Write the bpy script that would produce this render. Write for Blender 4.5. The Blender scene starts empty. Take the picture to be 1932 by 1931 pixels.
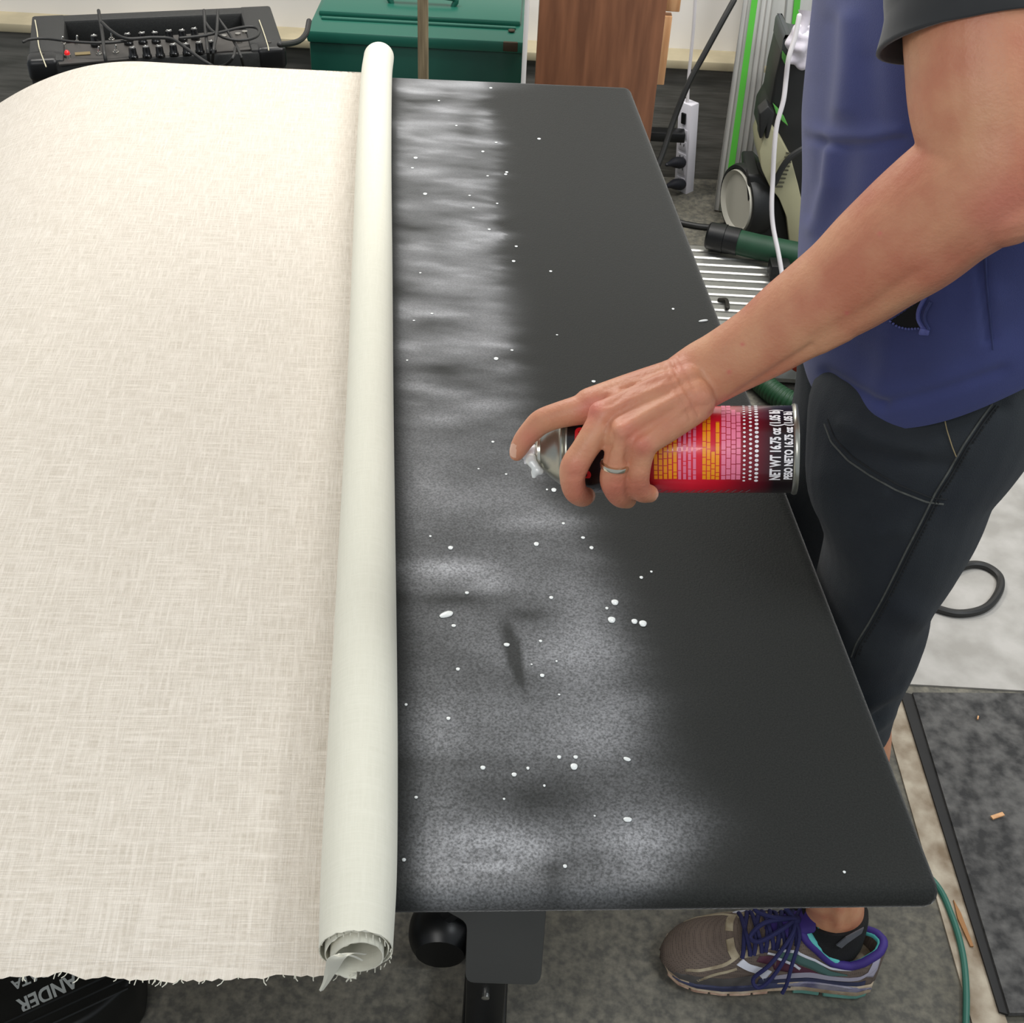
import bpy, bmesh, math, random
import numpy as np
from mathutils import Vector, Matrix, noise
from mathutils.bvhtree import BVHTree

random.seed(7)
rng = np.random.default_rng(7)
SC = bpy.context.scene
COL = SC.collection

# ------------------------------------------------------------------ camera
FPX, CX, CY, CAMH = 2300.0, 966.0, 965.5, 1.53
_s = .055
_n = np.array([_s, -1.]) / math.hypot(_s, 1)
_foot = _n * ((733 - CX) * _n[0] + (-1012 - CY) * _n[1])
def _nrm(v): return v / np.linalg.norm(v)
_F = _nrm(np.array([_foot[0], -_foot[1], -FPX]))
_ax = np.array([0, 0, -1.])
_U = -_nrm(_ax - _F * np.dot(_ax, _F))
MC = np.array([np.cross(_F, _U), _F, _U])          # world = MC @ camera
CAM = np.array([0, 0, CAMH])
cam_data = bpy.data.cameras.new('camera')
cam = bpy.data.objects.new('camera', cam_data)
COL.objects.link(cam)
mw = Matrix([list(MC[i]) + [CAM[i]] for i in range(3)] + [[0, 0, 0, 1]])
cam.matrix_world = mw
cam_data.sensor_width = 36.0
cam_data.sensor_fit = 'HORIZONTAL'
cam_data.lens = FPX / 1932.0 * 36.0
cam_data.clip_start = .02
cam_data.clip_end = 60
SC.camera = cam

# ------------------------------------------------------------------ world, lights, exposure
W = bpy.data.worlds.new('workshop_air')
SC.world = W
W.use_nodes = True
W.node_tree.nodes['Background'].inputs[0].default_value = (.86, .93, 1.0, 1)
W.node_tree.nodes['Background'].inputs[1].default_value = .36

def area(name, loc, target, sx, sy, power, color=(1, 1, 1)):
    l = bpy.data.lights.new(name, 'AREA')
    l.shape = 'RECTANGLE'; l.size = sx; l.size_y = sy; l.energy = power; l.color = color
    o = bpy.data.objects.new(name, l); COL.objects.link(o)
    o.location = loc
    o.rotation_euler = (Vector(target) - Vector(loc)).to_track_quat('-Z', 'Y').to_euler()
    return o
area('ceiling_or_fill_light', (-1.0, 2.9, 2.6), (-.3, 1.5, .7), 1.4, .4, 35, (1, .96, .90))
area('ceiling_or_fill_light', (1.9, .6, 2.8), (1.0, .9, 0), 1.3, .4, 24, (.93, .97, 1))
area('ceiling_or_fill_light', (-.9, -1.3, 2.7), (0, .9, .7), 1.3, .5, 20, (1, .98, .95))  # added front fill from behind the camera, lifts the arm and fabric
area('ceiling_or_fill_light', (.85, 2.1, 2.65), (.7, 3.38, .55), 1.3, .3, 34, (1, .98, .94))  # added fill aimed at the back wall to brighten the background
SC.view_settings.view_transform = 'Standard'
SC.view_settings.look = 'None'
SC.view_settings.gamma = 1
SC.view_settings.exposure = 0.30
SC.view_settings.use_curve_mapping = False

# ------------------------------------------------------------------ helpers: photograph pixel -> point in the room
def ray(x, y): return MC @ np.array([(x - CX) / FPX, -(y - CY) / FPX, -1.])
def on_z(x, y, z):
    r = ray(x, y); return CAM + r * ((z - CAMH) / r[2])
def on_y(x, y, Y):
    r = ray(x, y); return CAM + r * (Y / r[1])
def at_d(x, y, d): return CAM + ray(x, y) * d
def proj(P):
    P = np.atleast_2d(np.asarray(P, float)); c = (P - CAM) @ MC
    return np.stack([CX + FPX * c[:, 0] / -c[:, 2], CY - FPX * c[:, 1] / -c[:, 2], -c[:, 2]], 1)
def nrm(v):
    v = np.asarray(v, float); l = np.linalg.norm(v); return v / l if l > 1e-12 else v
def A(*v): return np.array(v, float)

# ------------------------------------------------------------------ materials
def lin(c):
    return tuple(((x / 255) / 12.92 if x / 255 <= .04045 else ((x / 255 + .055) / 1.055) ** 2.4) for x in c)
def mat(name, rgb, rough=.6, metal=0., var=.0, vscale=8., bump=0., bscale=200., rgb2=None, stretch=(1, 1, 1),
        sheen=0., sss=0., spec=.5, coat=0., alpha=1., coord='Object', detail=4.):
    m = bpy.data.materials.new(name); m.use_nodes = True
    nt = m.node_tree; N = nt.nodes; L = nt.links
    b = N['Principled BSDF']
    c = lin(rgb)
    b.inputs['Base Color'].default_value = (*c, 1)
    b.inputs['Roughness'].default_value = rough
    b.inputs['Metallic'].default_value = metal
    b.inputs['Specular IOR Level'].default_value = spec
    if sheen: b.inputs['Sheen Weight'].default_value = sheen; b.inputs['Sheen Roughness'].default_value = .5
    if sss:
        b.inputs['Subsurface Weight'].default_value = sss
        b.inputs['Subsurface Radius'].default_value = (.010, .004, .002)
        b.inputs['Subsurface Scale'].default_value = 1.
    if coat: b.inputs['Coat Weight'].default_value = coat; b.inputs['Coat Roughness'].default_value = .15
    if alpha < 1: b.inputs['Alpha'].default_value = alpha
    tc = N.new('ShaderNodeTexCoord'); mp = N.new('ShaderNodeMapping')
    mp.inputs['Scale'].default_value = stretch
    L.new(tc.outputs[coord], mp.inputs['Vector'])
    c2 = lin(rgb2) if rgb2 else tuple(max(0, x * (1 - var)) for x in c)
    ns = N.new('ShaderNodeTexNoise'); ns.inputs['Scale'].default_value = vscale; ns.inputs['Detail'].default_value = detail
    L.new(mp.outputs[0], ns.inputs['Vector'])
    mx = N.new('ShaderNodeMix'); mx.data_type = 'RGBA'
    rp = N.new('ShaderNodeMapRange'); rp.inputs['From Min'].default_value = .35; rp.inputs['From Max'].default_value = .65
    L.new(ns.outputs['Fac'], rp.inputs['Value']); L.new(rp.outputs[0], mx.inputs['Factor'])
    mx.inputs[6].default_value = (*c, 1); mx.inputs[7].default_value = (*c2, 1)
    L.new(mx.outputs[2], b.inputs['Base Color'])
    if bump:
        n2 = N.new('ShaderNodeTexNoise'); n2.inputs['Scale'].default_value = bscale; n2.inputs['Detail'].default_value = 3
        L.new(mp.outputs[0], n2.inputs['Vector'])
        bp = N.new('ShaderNodeBump'); bp.inputs['Strength'].default_value = bump; bp.inputs['Distance'].default_value = .002
        L.new(n2.outputs['Fac'], bp.inputs['Height']); L.new(bp.outputs[0], b.inputs['Normal'])
    return m

# ------------------------------------------------------------------ mesh building
class MB:
    def __init__(s): s.v = []; s.f = []; s.fm = []; s.uv = None
    def add(s, vs, fs, mi=0):
        o = len(s.v); s.v += [tuple(map(float, p)) for p in vs]
        s.f += [tuple(i + o for i in f) for f in fs]; s.fm += [mi] * len(fs)
        return s
    def box(s, c, size, R=None, mi=0):
        c = A(*c); hx, hy, hz = [q / 2 for q in size]; vs = []
        for x in (-hx, hx):
            for y in (-hy, hy):
                for z in (-hz, hz):
                    p = A(x, y, z); vs.append(c + (R @ p if R is not None else p))
        return s.add(vs, [(0, 1, 3, 2), (4, 6, 7, 5), (0, 4, 5, 1), (2, 3, 7, 6), (0, 2, 6, 4), (1, 5, 7, 3)], mi)
    def rings(s, R, cap=True, closed=True, mi=0):
        n = len(R[0]); vs = [p for r in R for p in r]; fs = []
        for i in range(len(R) - 1):
            for j in range(n if closed else n - 1):
                k = (j + 1) % n
                fs.append((i * n + j, i * n + k, (i + 1) * n + k, (i + 1) * n + j))
        if cap:
            fs.append(tuple(range(n - 1, -1, -1))); fs.append(tuple((len(R) - 1) * n + j for j in range(n)))
        return s.add(vs, fs, mi)
    def tube(s, pts, r, seg=12, thick_axis=None, round_caps=False, mi=0):
        """pts: list of points; r: number, list of numbers or list of (side, thickness) pairs"""
        pts = [np.asarray(p, float) for p in pts]; n = len(pts)
        if not isinstance(r, (list, tuple, np.ndarray)): r = [r] * n
        r = [(q, q) if not isinstance(q, (list, tuple, np.ndarray)) else tuple(q) for q in r]
        T = [nrm(pts[min(i + 1, n - 1)] - pts[max(i - 1, 0)]) for i in range(n)]
        R = []; prev = None
        for i in range(n):
            if thick_axis is not None:
                a = thick_axis[i] if isinstance(thick_axis, list) else thick_axis
                nn = nrm(a - T[i] * np.dot(a, T[i]))
            else:
                if prev is None:
                    a = A(0, 0, 1) if abs(T[i][2]) < .9 else A(1, 0, 0)
                else: a = prev
                nn = nrm(a - T[i] * np.dot(a, T[i]))
            prev = nn; sd = np.cross(T[i], nn)
            def ring(c, k, sd=sd, nn=nn, ra=r[i][0], rb=r[i][1]):
                return [c + k * (ra * math.cos(2 * math.pi * j / seg) * sd + rb * math.sin(2 * math.pi * j / seg) * nn) for j in range(seg)]
            if round_caps and i == 0:
                for q in (80, 60, 40, 20):
                    t = math.radians(q); R.append(ring(pts[0] - T[0] * min(r[0]) * math.sin(t), math.cos(t)))
            R.append(ring(pts[i], 1))
            if round_caps and i == n - 1:
                for q in (20, 40, 60, 80):
                    t = math.radians(q); R.append(ring(pts[-1] + T[-1] * min(r[-1]) * math.sin(t), math.cos(t)))
        return s.rings(R, mi=mi)
    def sphere(s, c, r, seg=14, sc=(1, 1, 1), R=None, mi=0):
        c = A(*c); rr = []
        for i in range(1, seg // 2):
            t = math.pi * i / (seg // 2); ring = []
            for j in range(seg):
                a = 2 * math.pi * j / seg
                p = A(r * math.sin(t) * math.cos(a) * sc[0], r * math.sin(t) * math.sin(a) * sc[1], r * math.cos(t) * sc[2])
                ring.append(c + (R @ p if R is not None else p))
            rr.append(ring)
        return s.rings(rr[::-1], mi=mi)
    def lathe(s, prof, c, ax, seg=32, mi=0, cap=True):
        """prof: (distance along axis, radius)"""
        c = A(*c); ax = nrm(ax); a = A(0, 0, 1) if abs(ax[2]) < .9 else A(1, 0, 0)
        u = nrm(np.cross(a, ax)); w = np.cross(ax, u)
        R = [[c + ax * t + max(r, 1e-5) * (u * math.cos(2 * math.pi * j / seg) + w * math.sin(2 * math.pi * j / seg)) for j in range(seg)] for t, r in prof]
        return s.rings(R, cap=cap, mi=mi)
    def prism(s, poly, d, mi=0):
        """poly: 3D points of a flat outline, d: extrusion vector"""
        n = len(poly); poly = [np.asarray(p, float) for p in poly]; d = np.asarray(d, float)
        vs = poly + [p + d for p in poly]
        fs = [tuple(range(n)), tuple(range(2 * n - 1, n - 1, -1))] + [(i, i + n, (i + 1) % n + n, (i + 1) % n) for i in range(n)]
        return s.add(vs, fs, mi)

def spline(pts, n=8):
    """Catmull-Rom through rows of numbers"""
    P = [np.asarray(p, float) for p in pts]; P = [2 * P[0] - P[1]] + P + [2 * P[-1] - P[-2]]; out = []
    for i in range(1, len(P) - 2):
        for k in range(n):
            t = k / n; a, b, c, d = P[i - 1], P[i], P[i + 1], P[i + 2]
            out.append(.5 * ((2 * b) + (-a + c) * t + (2 * a - 5 * b + 4 * c - d) * t * t + (-a + 3 * b - 3 * c + d) * t ** 3))
    out.append(P[-2]); return out

def link(name, me, parent=None):
    o = bpy.data.objects.new(name, me); COL.objects.link(o)
    if parent is not None: o.parent = parent
    return o
def world_off(parent):
    off = A(0, 0, 0)
    while parent is not None:
        off = off + A(*parent.location); parent = parent.parent
    return off
def build(name, mb, mats, parent=None, smooth=True, bevel=0., bseg=2, angle=35, local=False, wn=False):
    """one mesh object; vertices are given in room coordinates (local=True: in the parent's own)"""
    v = np.array(mb.v, float)
    base = A(0, 0, 0)
    if parent is None:
        base = A((v[:, 0].min() + v[:, 0].max()) / 2, (v[:, 1].min() + v[:, 1].max()) / 2, v[:, 2].min())
        v = v - base
    elif not local: v = v - world_off(parent)
    me = bpy.data.meshes.new(name); me.from_pydata(v.tolist(), [], mb.f)
    if not isinstance(mats, (list, tuple)): mats = [mats]
    for m in mats: me.materials.append(m)
    for p, i in zip(me.polygons, mb.fm): p.material_index = i
    if mb.uv is not None:
        ul = me.uv_layers.new(name='cloth')
        for lp in me.loops: ul.data[lp.index].uv = mb.uv[lp.vertex_index]
    bm = bmesh.new(); bm.from_mesh(me)
    bmesh.ops.recalc_face_normals(bm, faces=bm.faces)
    if bevel:
        es = [e for e in bm.edges if len(e.link_faces) == 2 and e.calc_face_angle(0) > math.radians(50)]
        bmesh.ops.bevel(bm, geom=es, offset=bevel, segments=bseg, affect='EDGES', profile=.5, clamp_overlap=True)
    bm.to_mesh(me); bm.free()
    if smooth:
        me.shade_smooth()
        try: me.set_sharp_from_angle(angle=math.radians(angle))
        except Exception: pass
    o = link(name, me, parent)
    if parent is None: o.location = base
    return o
def thing(name, label, cat, loc=(0, 0, 0), group=None):
    o = bpy.data.objects.new(name, None); COL.objects.link(o); o.location = tuple(map(float, loc))
    o.empty_display_size = .05
    o['label'] = label; o['category'] = cat
    if group: o['group'] = group
    return o
def tag(o, label, cat, group=None, kind=None):
    o['label'] = label; o['category'] = cat
    if group: o['group'] = group
    if kind: o['kind'] = kind
    return o
def struct(name, mb, m, **k):
    o = build(name, mb, m, **k); o['kind'] = 'structure'; return o

def modded(verts, faces, mods):
    """run modifiers on a mesh, return vertices, faces, normals"""
    me = bpy.data.meshes.new('tmp'); me.from_pydata([tuple(map(float, v)) for v in verts], [], faces)
    bm = bmesh.new(); bm.from_mesh(me); bmesh.ops.recalc_face_normals(bm, faces=bm.faces); bm.to_mesh(me); bm.free()
    o = bpy.data.objects.new('tmp', me); COL.objects.link(o)
    for t, kw in mods:
        m = o.modifiers.new('m', t)
        for k, v in kw.items(): setattr(m, k, v)
    dg = bpy.context.evaluated_depsgraph_get(); dg.update()
    ev = o.evaluated_get(dg); m2 = bpy.data.meshes.new_from_object(ev, depsgraph=dg)
    n = len(m2.vertices)
    V = np.empty(n * 3); m2.vertices.foreach_get('co', V); V = V.reshape(-1, 3)
    Nn = np.empty(n * 3); m2.vertices.foreach_get('normal', Nn); Nn = Nn.reshape(-1, 3)
    Fc = [tuple(p.vertices) for p in m2.polygons]
    bpy.data.objects.remove(o); bpy.data.meshes.remove(me); bpy.data.meshes.remove(m2)
    return V, Fc, Nn
def voxel(mb, size, smooth=6, fac=.5):
    return modded(mb.v, mb.f, [('REMESH', dict(mode='VOXEL', voxel_size=size)), ('SMOOTH', dict(factor=fac, iterations=smooth))])
def sculpt(V, Nn, feats, depth_range=None):
    """push the surface in or out along strokes; a stroke is (list of photo points, half width px, height m)"""
    pp = proj(V); face = ((CAM - V) * Nn).sum(1) / np.linalg.norm(CAM - V, axis=1)
    wgt = np.clip(face * 3, 0, 1); off = np.zeros(len(V))
    for pts, w, amp in feats:
        best = np.full(len(V), 1e9)
        for (x0, y0), (x1, y1) in zip(pts[:-1], pts[1:]):
            dx, dy = x1 - x0, y1 - y0; L2 = dx * dx + dy * dy + 1e-9
            t = np.clip(((pp[:, 0] - x0) * dx + (pp[:, 1] - y0) * dy) / L2, 0, 1)
            best = np.minimum(best, np.hypot(pp[:, 0] - x0 - t * dx, pp[:, 1] - y0 - t * dy))
        off += amp * np.exp(-(best / w) ** 2)
    return V + Nn * (off * wgt)[:, None]
def hit(bvh, x, y, lift=.0):
    r = ray(x, y); h = bvh.ray_cast(Vector(CAM), Vector(r).normalized())
    if h[0] is None: return None
    return A(*h[0]) - nrm(r) * lift
def line_on(bvh, pts, lift=.0, step=6):
    out = []
    for (x0, y0), (x1, y1) in zip(pts[:-1], pts[1:]):
        n = max(1, int(math.hypot(x1 - x0, y1 - y0) / step))
        for k in range(n):
            p = hit(bvh, x0 + (x1 - x0) * k / n, y0 + (y1 - y0) * k / n, lift)
            if p is not None: out.append(p)
    p = hit(bvh, *pts[-1], lift)
    if p is not None: out.append(p)
    return out
def patch_on(bvh, poly, lift=.0006, step=3.0):
    """a thin patch that lies on a surface inside a photo outline"""
    xs = [p[0] for p in poly]; ys = [p[1] for p in poly]
    def inside(x, y):
        c = False; j = len(poly) - 1
        for i in range(len(poly)):
            if (poly[i][1] > y) != (poly[j][1] > y) and x < (poly[j][0] - poly[i][0]) * (y - poly[i][1]) / (poly[j][1] - poly[i][1]) + poly[i][0]: c = not c
            j = i
        return c
    nx = int((max(xs) - min(xs)) / step) + 2; ny = int((max(ys) - min(ys)) / step) + 2; idx = {}; mb = MB()
    for i in range(nx):
        for j in range(ny):
            h = hit(bvh, min(xs) + i * step, min(ys) + j * step, lift)
            if h is not None: idx[i, j] = len(mb.v); mb.v.append(tuple(h))
    for i in range(nx - 1):
        for j in range(ny - 1):
            if inside(min(xs) + (i + .5) * step, min(ys) + (j + .5) * step) and all(k in idx for k in ((i, j), (i + 1, j), (i + 1, j + 1), (i, j + 1))):
                mb.f.append((idx[i, j], idx[i + 1, j], idx[i + 1, j + 1], idx[i, j + 1])); mb.fm.append(0)
    used = sorted({k for f in mb.f for k in f}); re = {k: i for i, k in enumerate(used)}
    mb.v = [mb.v[k] for k in used]; mb.f = [tuple(re[k] for k in f) for f in mb.f]
    return mb
def text_mesh(s, size=1., bold=0., xs=1.):
    cu = bpy.data.curves.new('t', 'FONT'); cu.body = s; cu.size = size; cu.offset = bold; cu.resolution_u = 4
    o = bpy.data.objects.new('t', cu); COL.objects.link(o)
    dg = bpy.context.evaluated_depsgraph_get(); dg.update()
    me = bpy.data.meshes.new_from_object(o.evaluated_get(dg), depsgraph=dg)
    bm = bmesh.new(); bm.from_mesh(me); bmesh.ops.triangulate(bm, faces=bm.faces)
    for _ in range(2):
        es = [e for e in bm.edges if e.calc_length() > size * .12]
        if es: bmesh.ops.subdivide_edges(bm, edges=es, cuts=1, use_grid_fill=False)
        bmesh.ops.triangulate(bm, faces=bm.faces)
    V = [(v.co.x * xs, v.co.y) for v in bm.verts]; Fs = [tuple(v.index for v in f.verts) for f in bm.faces]
    bm.verts.index_update(); Fs = [tuple(v.index for v in f.verts) for f in bm.faces]
    bm.free(); bpy.data.objects.remove(o); bpy.data.curves.remove(cu); bpy.data.meshes.remove(me)
    return V, Fs

# ------------------------------------------------------------------ room shell
YW = 3.377
def node_floor():
    m = mat('concrete_floor', (128, 126, 118), .75, var=.0, rgb2=(88, 86, 78), vscale=3.2, bump=.35, bscale=120, detail=9)
    nt = m.node_tree; N = nt.nodes; L = nt.links; b = N['Principled BSDF']
    src = b.inputs['Base Color'].links[0].from_socket
    n2 = N.new('ShaderNodeTexNoise'); n2.inputs['Scale'].default_value = 95; n2.inputs['Detail'].default_value = 6
    tc = N.new('ShaderNodeTexCoord'); L.new(tc.outputs['Object'], n2.inputs['Vector'])
    r = N.new('ShaderNodeValToRGB'); r.color_ramp.elements[0].position = .35; r.color_ramp.elements[1].position = .72
    r.color_ramp.elements[0].color = (.42, .42, .42, 1); r.color_ramp.elements[1].color = (1.25, 1.2, 1.08, 1)
    L.new(n2.outputs['Fac'], r.inputs[0])
    mm = N.new('ShaderNodeMix'); mm.data_type = 'RGBA'; mm.blend_type = 'MULTIPLY'; mm.inputs[0].default_value = .8
    L.new(src, mm.inputs[6]); L.new(r.outputs[0], mm.inputs[7]); L.new(mm.outputs[2], b.inputs['Base Color'])
    return m
fl = MB().box((.3, 1.2, -.05), (5.2, 4.5, .1))
struct('floor', fl, node_floor(), smooth=False)
# clean, paler slab to the right of the bench and the pale strip beside the joint
pale = mat('pale_worn_concrete', (178, 175, 170), .7, rgb2=(152, 149, 143), vscale=14, bump=.2, bscale=90, detail=8)
p = [on_z(1650, 1290, 0)[:2], on_z(2000, 1310, 0)[:2], (1.9, 3.2), (.85, 3.2)]
struct('trim_1', MB().prism([A(q[0], q[1], 0.0) for q in p], (0, 0, .0035)), pale, smooth=False)
j0, j1 = on_z(1700, 1307, 0), on_z(1905, 1950, 0)
k0, k1 = on_z(1655, 1307, 0), on_z(1838, 1950, 0)
struct('trim_2', MB().prism([j0, j1, k1, k0], (0, 0, .003)), mat('joint_edge_concrete', (176, 166, 148), .8, rgb2=(120, 104, 84), vscale=22, bump=.3, bscale=80, detail=8), smooth=False)
wall_paint = mat('white_drywall', (236, 232, 226), .8, var=.12, vscale=1.5)
struct('wall_back', MB().box((.3, YW + .06, 1.51), (5.2, .12, 2.36)), wall_paint, smooth=False)
stem = mat('grey_painted_foundation', (112, 110, 104), .65, rgb2=(88, 87, 81), vscale=7, bump=.6, bscale=14, stretch=(1, 1, 9))
struct('wall_foundation', MB().box((.3, YW + .03, .16), (5.2, .18, .32)), stem, smooth=False)
struct('trim_3', MB().box((.3, YW + .02, .335), (5.2, .22, .024)), mat('cream_sill_board', (188, 176, 146), .6, var=.2, vscale=12), bevel=.004)

# ------------------------------------------------------------------ bench
TZ = .73
NR, FR, FLc = A(.342, .522), A(.165, 2.089), A(-.673, 2.063)
NL = A(.342 - .838, .522 - .0615)
def tab(a, b):   # a: 0 near .. 1 far, b: 0 right .. 1 left
    return (1 - a) * ((1 - b) * NR + b * NL) + a * ((1 - b) * FR + b * FLc)
def glue_density(V):
    pp = proj(V); x = pp[:, 0]; y = pp[:, 1]; n = len(V)
    ky = [140, 220, 300, 380, 450, 600, 700, 780, 860, 930, 990, 1060, 1150, 1300, 1450, 1540, 1600, 1660, 1700, 1760]
    kx = [925, 918, 945, 925, 935, 950, 965, 985, 990, 1035, 1090, 1125, 1150, 1205, 1235, 1290, 1290, 1262, 1200, 1180]
    ka = [.50, .48, .46, .44, .42, .44, .40, .30, .30, .30, .33, .28, .34, .36, .30, .44, .50, .40, .18, .1]
    bx = np.interp(y, ky, kx); am = np.interp(y, ky, ka)
    soft = np.interp(y, [140, 450, 900, 1100, 1700], [14, 22, 35, 50, 60])
    lft = np.interp(y, [140, 700, 1100, 1700], [748, 752, 768, 790]); ls = np.interp(y, [140, 700, 1700], [9, 14, 36])
    nz = np.empty(n); nz2 = np.empty(n)
    for i in range(n):
        q = V[i]
        nz[i] = noise.fractal(Vector((q[0] * 8, q[1] * 24, 0)), 1.0, 2.0, 4)
        nz2[i] = noise.fractal(Vector((q[0] * 7 + 5, q[1] * 11, 3)), 1.0, 2.0, 3)
    bx = bx + nz * 20; am = am * np.interp(y, [300, 900], [.52, .68])
    d = am / (1 + np.exp(-(bx - x) / (soft * .45))) / (1 + np.exp(-(x - lft) / (ls * .4)))
    far = np.clip((1000 - y) / 300, 0, 1)
    d = d * (1 + far * .8 * nz + (1 - far) * .7 * nz2 + far * .5 * nz2)
    d = d + far * .35 * np.clip(nz - .18, 0, 1) * (x < bx) * (x > lft)
    B = [(850, 160, 90, 9, .35), (800, 233, 60, 8, .3), (850, 258, 45, 8, .3), (830, 320, 60, 9, .15), (870, 470, 38, 28, .22), (795, 465, 26, 22, .15),
         (940, 590, 40, 40, .12), (915, 765, 52, 12, .42), (835, 790, 60, 16, .2), (800, 905, 40, 40, .1), (850, 1072, 75, 16, .36),
         (925, 1100, 38, 18, .2), (1010, 985, 70, 14, .22), (1090, 1190, 60, 80, .14), (1120, 1390, 60, 50, .12), (830, 1390, 60, 60, .1),
         (955, 1585, 95, 26, .22), (935, 1636, 58, 8, .36), (1000, 1610, 60, 20, .22), (1190, 1585, 75, 26, .2), (1200, 1640, 70, 30, .12),
         (1150, 1620, 70, 40, -.06), (940, 1605, 40, 12, -.12), (1045, 1650, 24, 50, -.12),
         (850, 1130, 85, 14, -.16), (1000, 1160, 40, 12, -.12), (1000, 1290, 60, 40, -.10), (1030, 1500, 150, 45, -.06),
         (880, 1440, 120, 14, -.08), (880, 250, 20, 30, -.12), (900, 300, 30, 10, -.15), (840, 178, 26, 20, -.12), (860, 420, 70, 12, -.12), (830, 700, 60, 14, -.1)]
    for (bx_, by_, rx, ry, a) in B:
        d = d + (1.0 if by_ > 1000 else .8) * a * np.exp(-((x - bx_) / rx) ** 2 - ((y - by_) / ry) ** 2)
    # bare wiped streak
    c, s_ = math.cos(math.radians(75)), math.sin(math.radians(75))
    u = (x - 970) * c + (y - 1237) * s_; w = -(x - 970) * s_ + (y - 1237) * c
    k = 1 / (1 + np.exp(-(1 - (u / 66) ** 2 - (w / (17 + u * -.05)) ** 2) * 6))
    d = d * (1 - .85 * k)
    return np.clip(d, 0, 1)
def table_top():
    mb = MB(); r = .0125; Lt, Wt = np.linalg.norm(FR - NR), np.linalg.norm(NL - NR)
    def axis(length, step):
        n = int((length - 2 * r) / step)
        core = [r + (length - 2 * r) * i / n for i in range(n + 1)]
        ex = [r * math.pi * k / 6 for k in range(6, 0, -1)]
        return [r - e for e in ex] + core + [length - r + e for e in ex[::-1]]
    ua = axis(Lt, .0042); wa = axis(Wt, .0048); wa = [w for w in wa if w < .62] + [w for w in wa if w >= .62][::4] + [wa[-1]]
    for u in ua:
        for w in wa:
            iu, iw = min(max(u, r), Lt - r), min(max(w, r), Wt - r)
            du, dw = u - iu, w - iw; q = math.hypot(du, dw)
            if q > 0:
                t = min(q / r, math.pi); pu = iu + du / q * r * math.sin(t); pw = iw + dw / q * r * math.sin(t); z = TZ - r * (1 - math.cos(t))
            else: pu, pw, z = iu, iw, TZ
            g = tab(pu / Lt, pw / Wt); mb.v.append((g[0], g[1], z))
    n = len(wa)
    for i in range(len(ua) - 1):
        for j in range(n - 1): mb.f.append((i * n + j, i * n + j + 1, (i + 1) * n + j + 1, (i + 1) * n + j)); mb.fm.append(0)
    c = [tab(a, b) for a, b in ((.015, .015), (.015, .985), (.985, .985), (.985, .015))]
    mb.add([(q[0], q[1], TZ - 2 * r) for q in c], [(0, 1, 2, 3)])
    return mb
def felt_material():
    m = bpy.data.materials.new('grey_felt_with_spray_glue'); m.use_nodes = True
    nt = m.node_tree; N = nt.nodes; L = nt.links; b = N['Principled BSDF']
    b.inputs['Roughness'].default_value = .62; b.inputs['Sheen Weight'].default_value = .26; b.inputs['Sheen Roughness'].default_value = .3; b.inputs['Specular IOR Level'].default_value = .1
    at = N.new('ShaderNodeAttribute'); at.attribute_name = 'glue'
    tc = N.new('ShaderNodeTexCoord')
    g = N.new('ShaderNodeTexNoise'); g.inputs['Scale'].default_value = 480; g.inputs['Detail'].default_value = 2
    L.new(tc.outputs['Object'], g.inputs['Vector'])
    gr = N.new('ShaderNodeMapRange'); gr.inputs['From Min'].default_value = .32; gr.inputs['From Max'].default_value = .68
    gr.inputs['To Min'].default_value = .48; gr.inputs['To Max'].default_value = 1.42
    L.new(g.outputs['Fac'], gr.inputs['Value'])
    mu = N.new('ShaderNodeMath'); mu.operation = 'MULTIPLY'; mu.use_clamp = True
    gt = N.new('ShaderNodeAttribute'); gt.attribute_name = 'grain'
    gm = N.new('ShaderNodeMix'); gm.data_type = 'FLOAT'; gm.inputs[2].default_value = .95
    L.new(gt.outputs['Fac'], gm.inputs[0]); L.new(gr.outputs[0], gm.inputs[3])
    L.new(at.outputs['Fac'], mu.inputs[0]); L.new(gm.outputs[0], mu.inputs[1])
    f = N.new('ShaderNodeTexNoise'); f.inputs['Scale'].default_value = 700; f.inputs['Detail'].default_value = 2
    L.new(tc.outputs['Object'], f.inputs['Vector'])
    base = N.new('ShaderNodeMix'); base.data_type = 'RGBA'
    base.inputs[6].default_value = (*lin((29, 30, 29)), 1); base.inputs[7].default_value = (*lin((54, 55, 53)), 1)
    L.new(f.outputs['Fac'], base.inputs[0])
    mx = N.new('ShaderNodeMix'); mx.data_type = 'RGBA'
    mx.inputs[7].default_value = (*lin((192, 193, 196)), 1)
    L.new(mu.outputs[0], mx.inputs[0]); L.new(base.outputs[2], mx.inputs[6]); L.new(mx.outputs[2], b.inputs['Base Color'])
    bp = N.new('ShaderNodeBump'); bp.inputs['Strength'].default_value = .5; bp.inputs['Distance'].default_value = .001
    L.new(g.outputs['Fac'], bp.inputs['Height']); L.new(bp.outputs[0], b.inputs['Normal'])
    return m
bench = thing('work_table', 'long grey felt covered folding work table with the cream fabric and sprayed glue on it', 'table', (0, 1.2, 0))
tt = table_top(); top = build('tabletop', tt, felt_material(), bench)
dens = glue_density(np.array([tuple(v.co) for v in top.data.vertices]) + A(*bench.location))
yy = proj(np.array([tuple(v.co) for v in top.data.vertices]) + A(*bench.location))[:, 1]
ga = top.data.attributes.new('grain', 'FLOAT', 'POINT'); ga.data.foreach_set('value', np.interp(yy, [150, 650, 1000, 1500], [.15, .35, .8, 1.0]).astype(np.float32))
ca = top.data.attributes.new('glue', 'FLOAT', 'POINT'); ca.data.foreach_set('value', dens.astype(np.float32))
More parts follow.
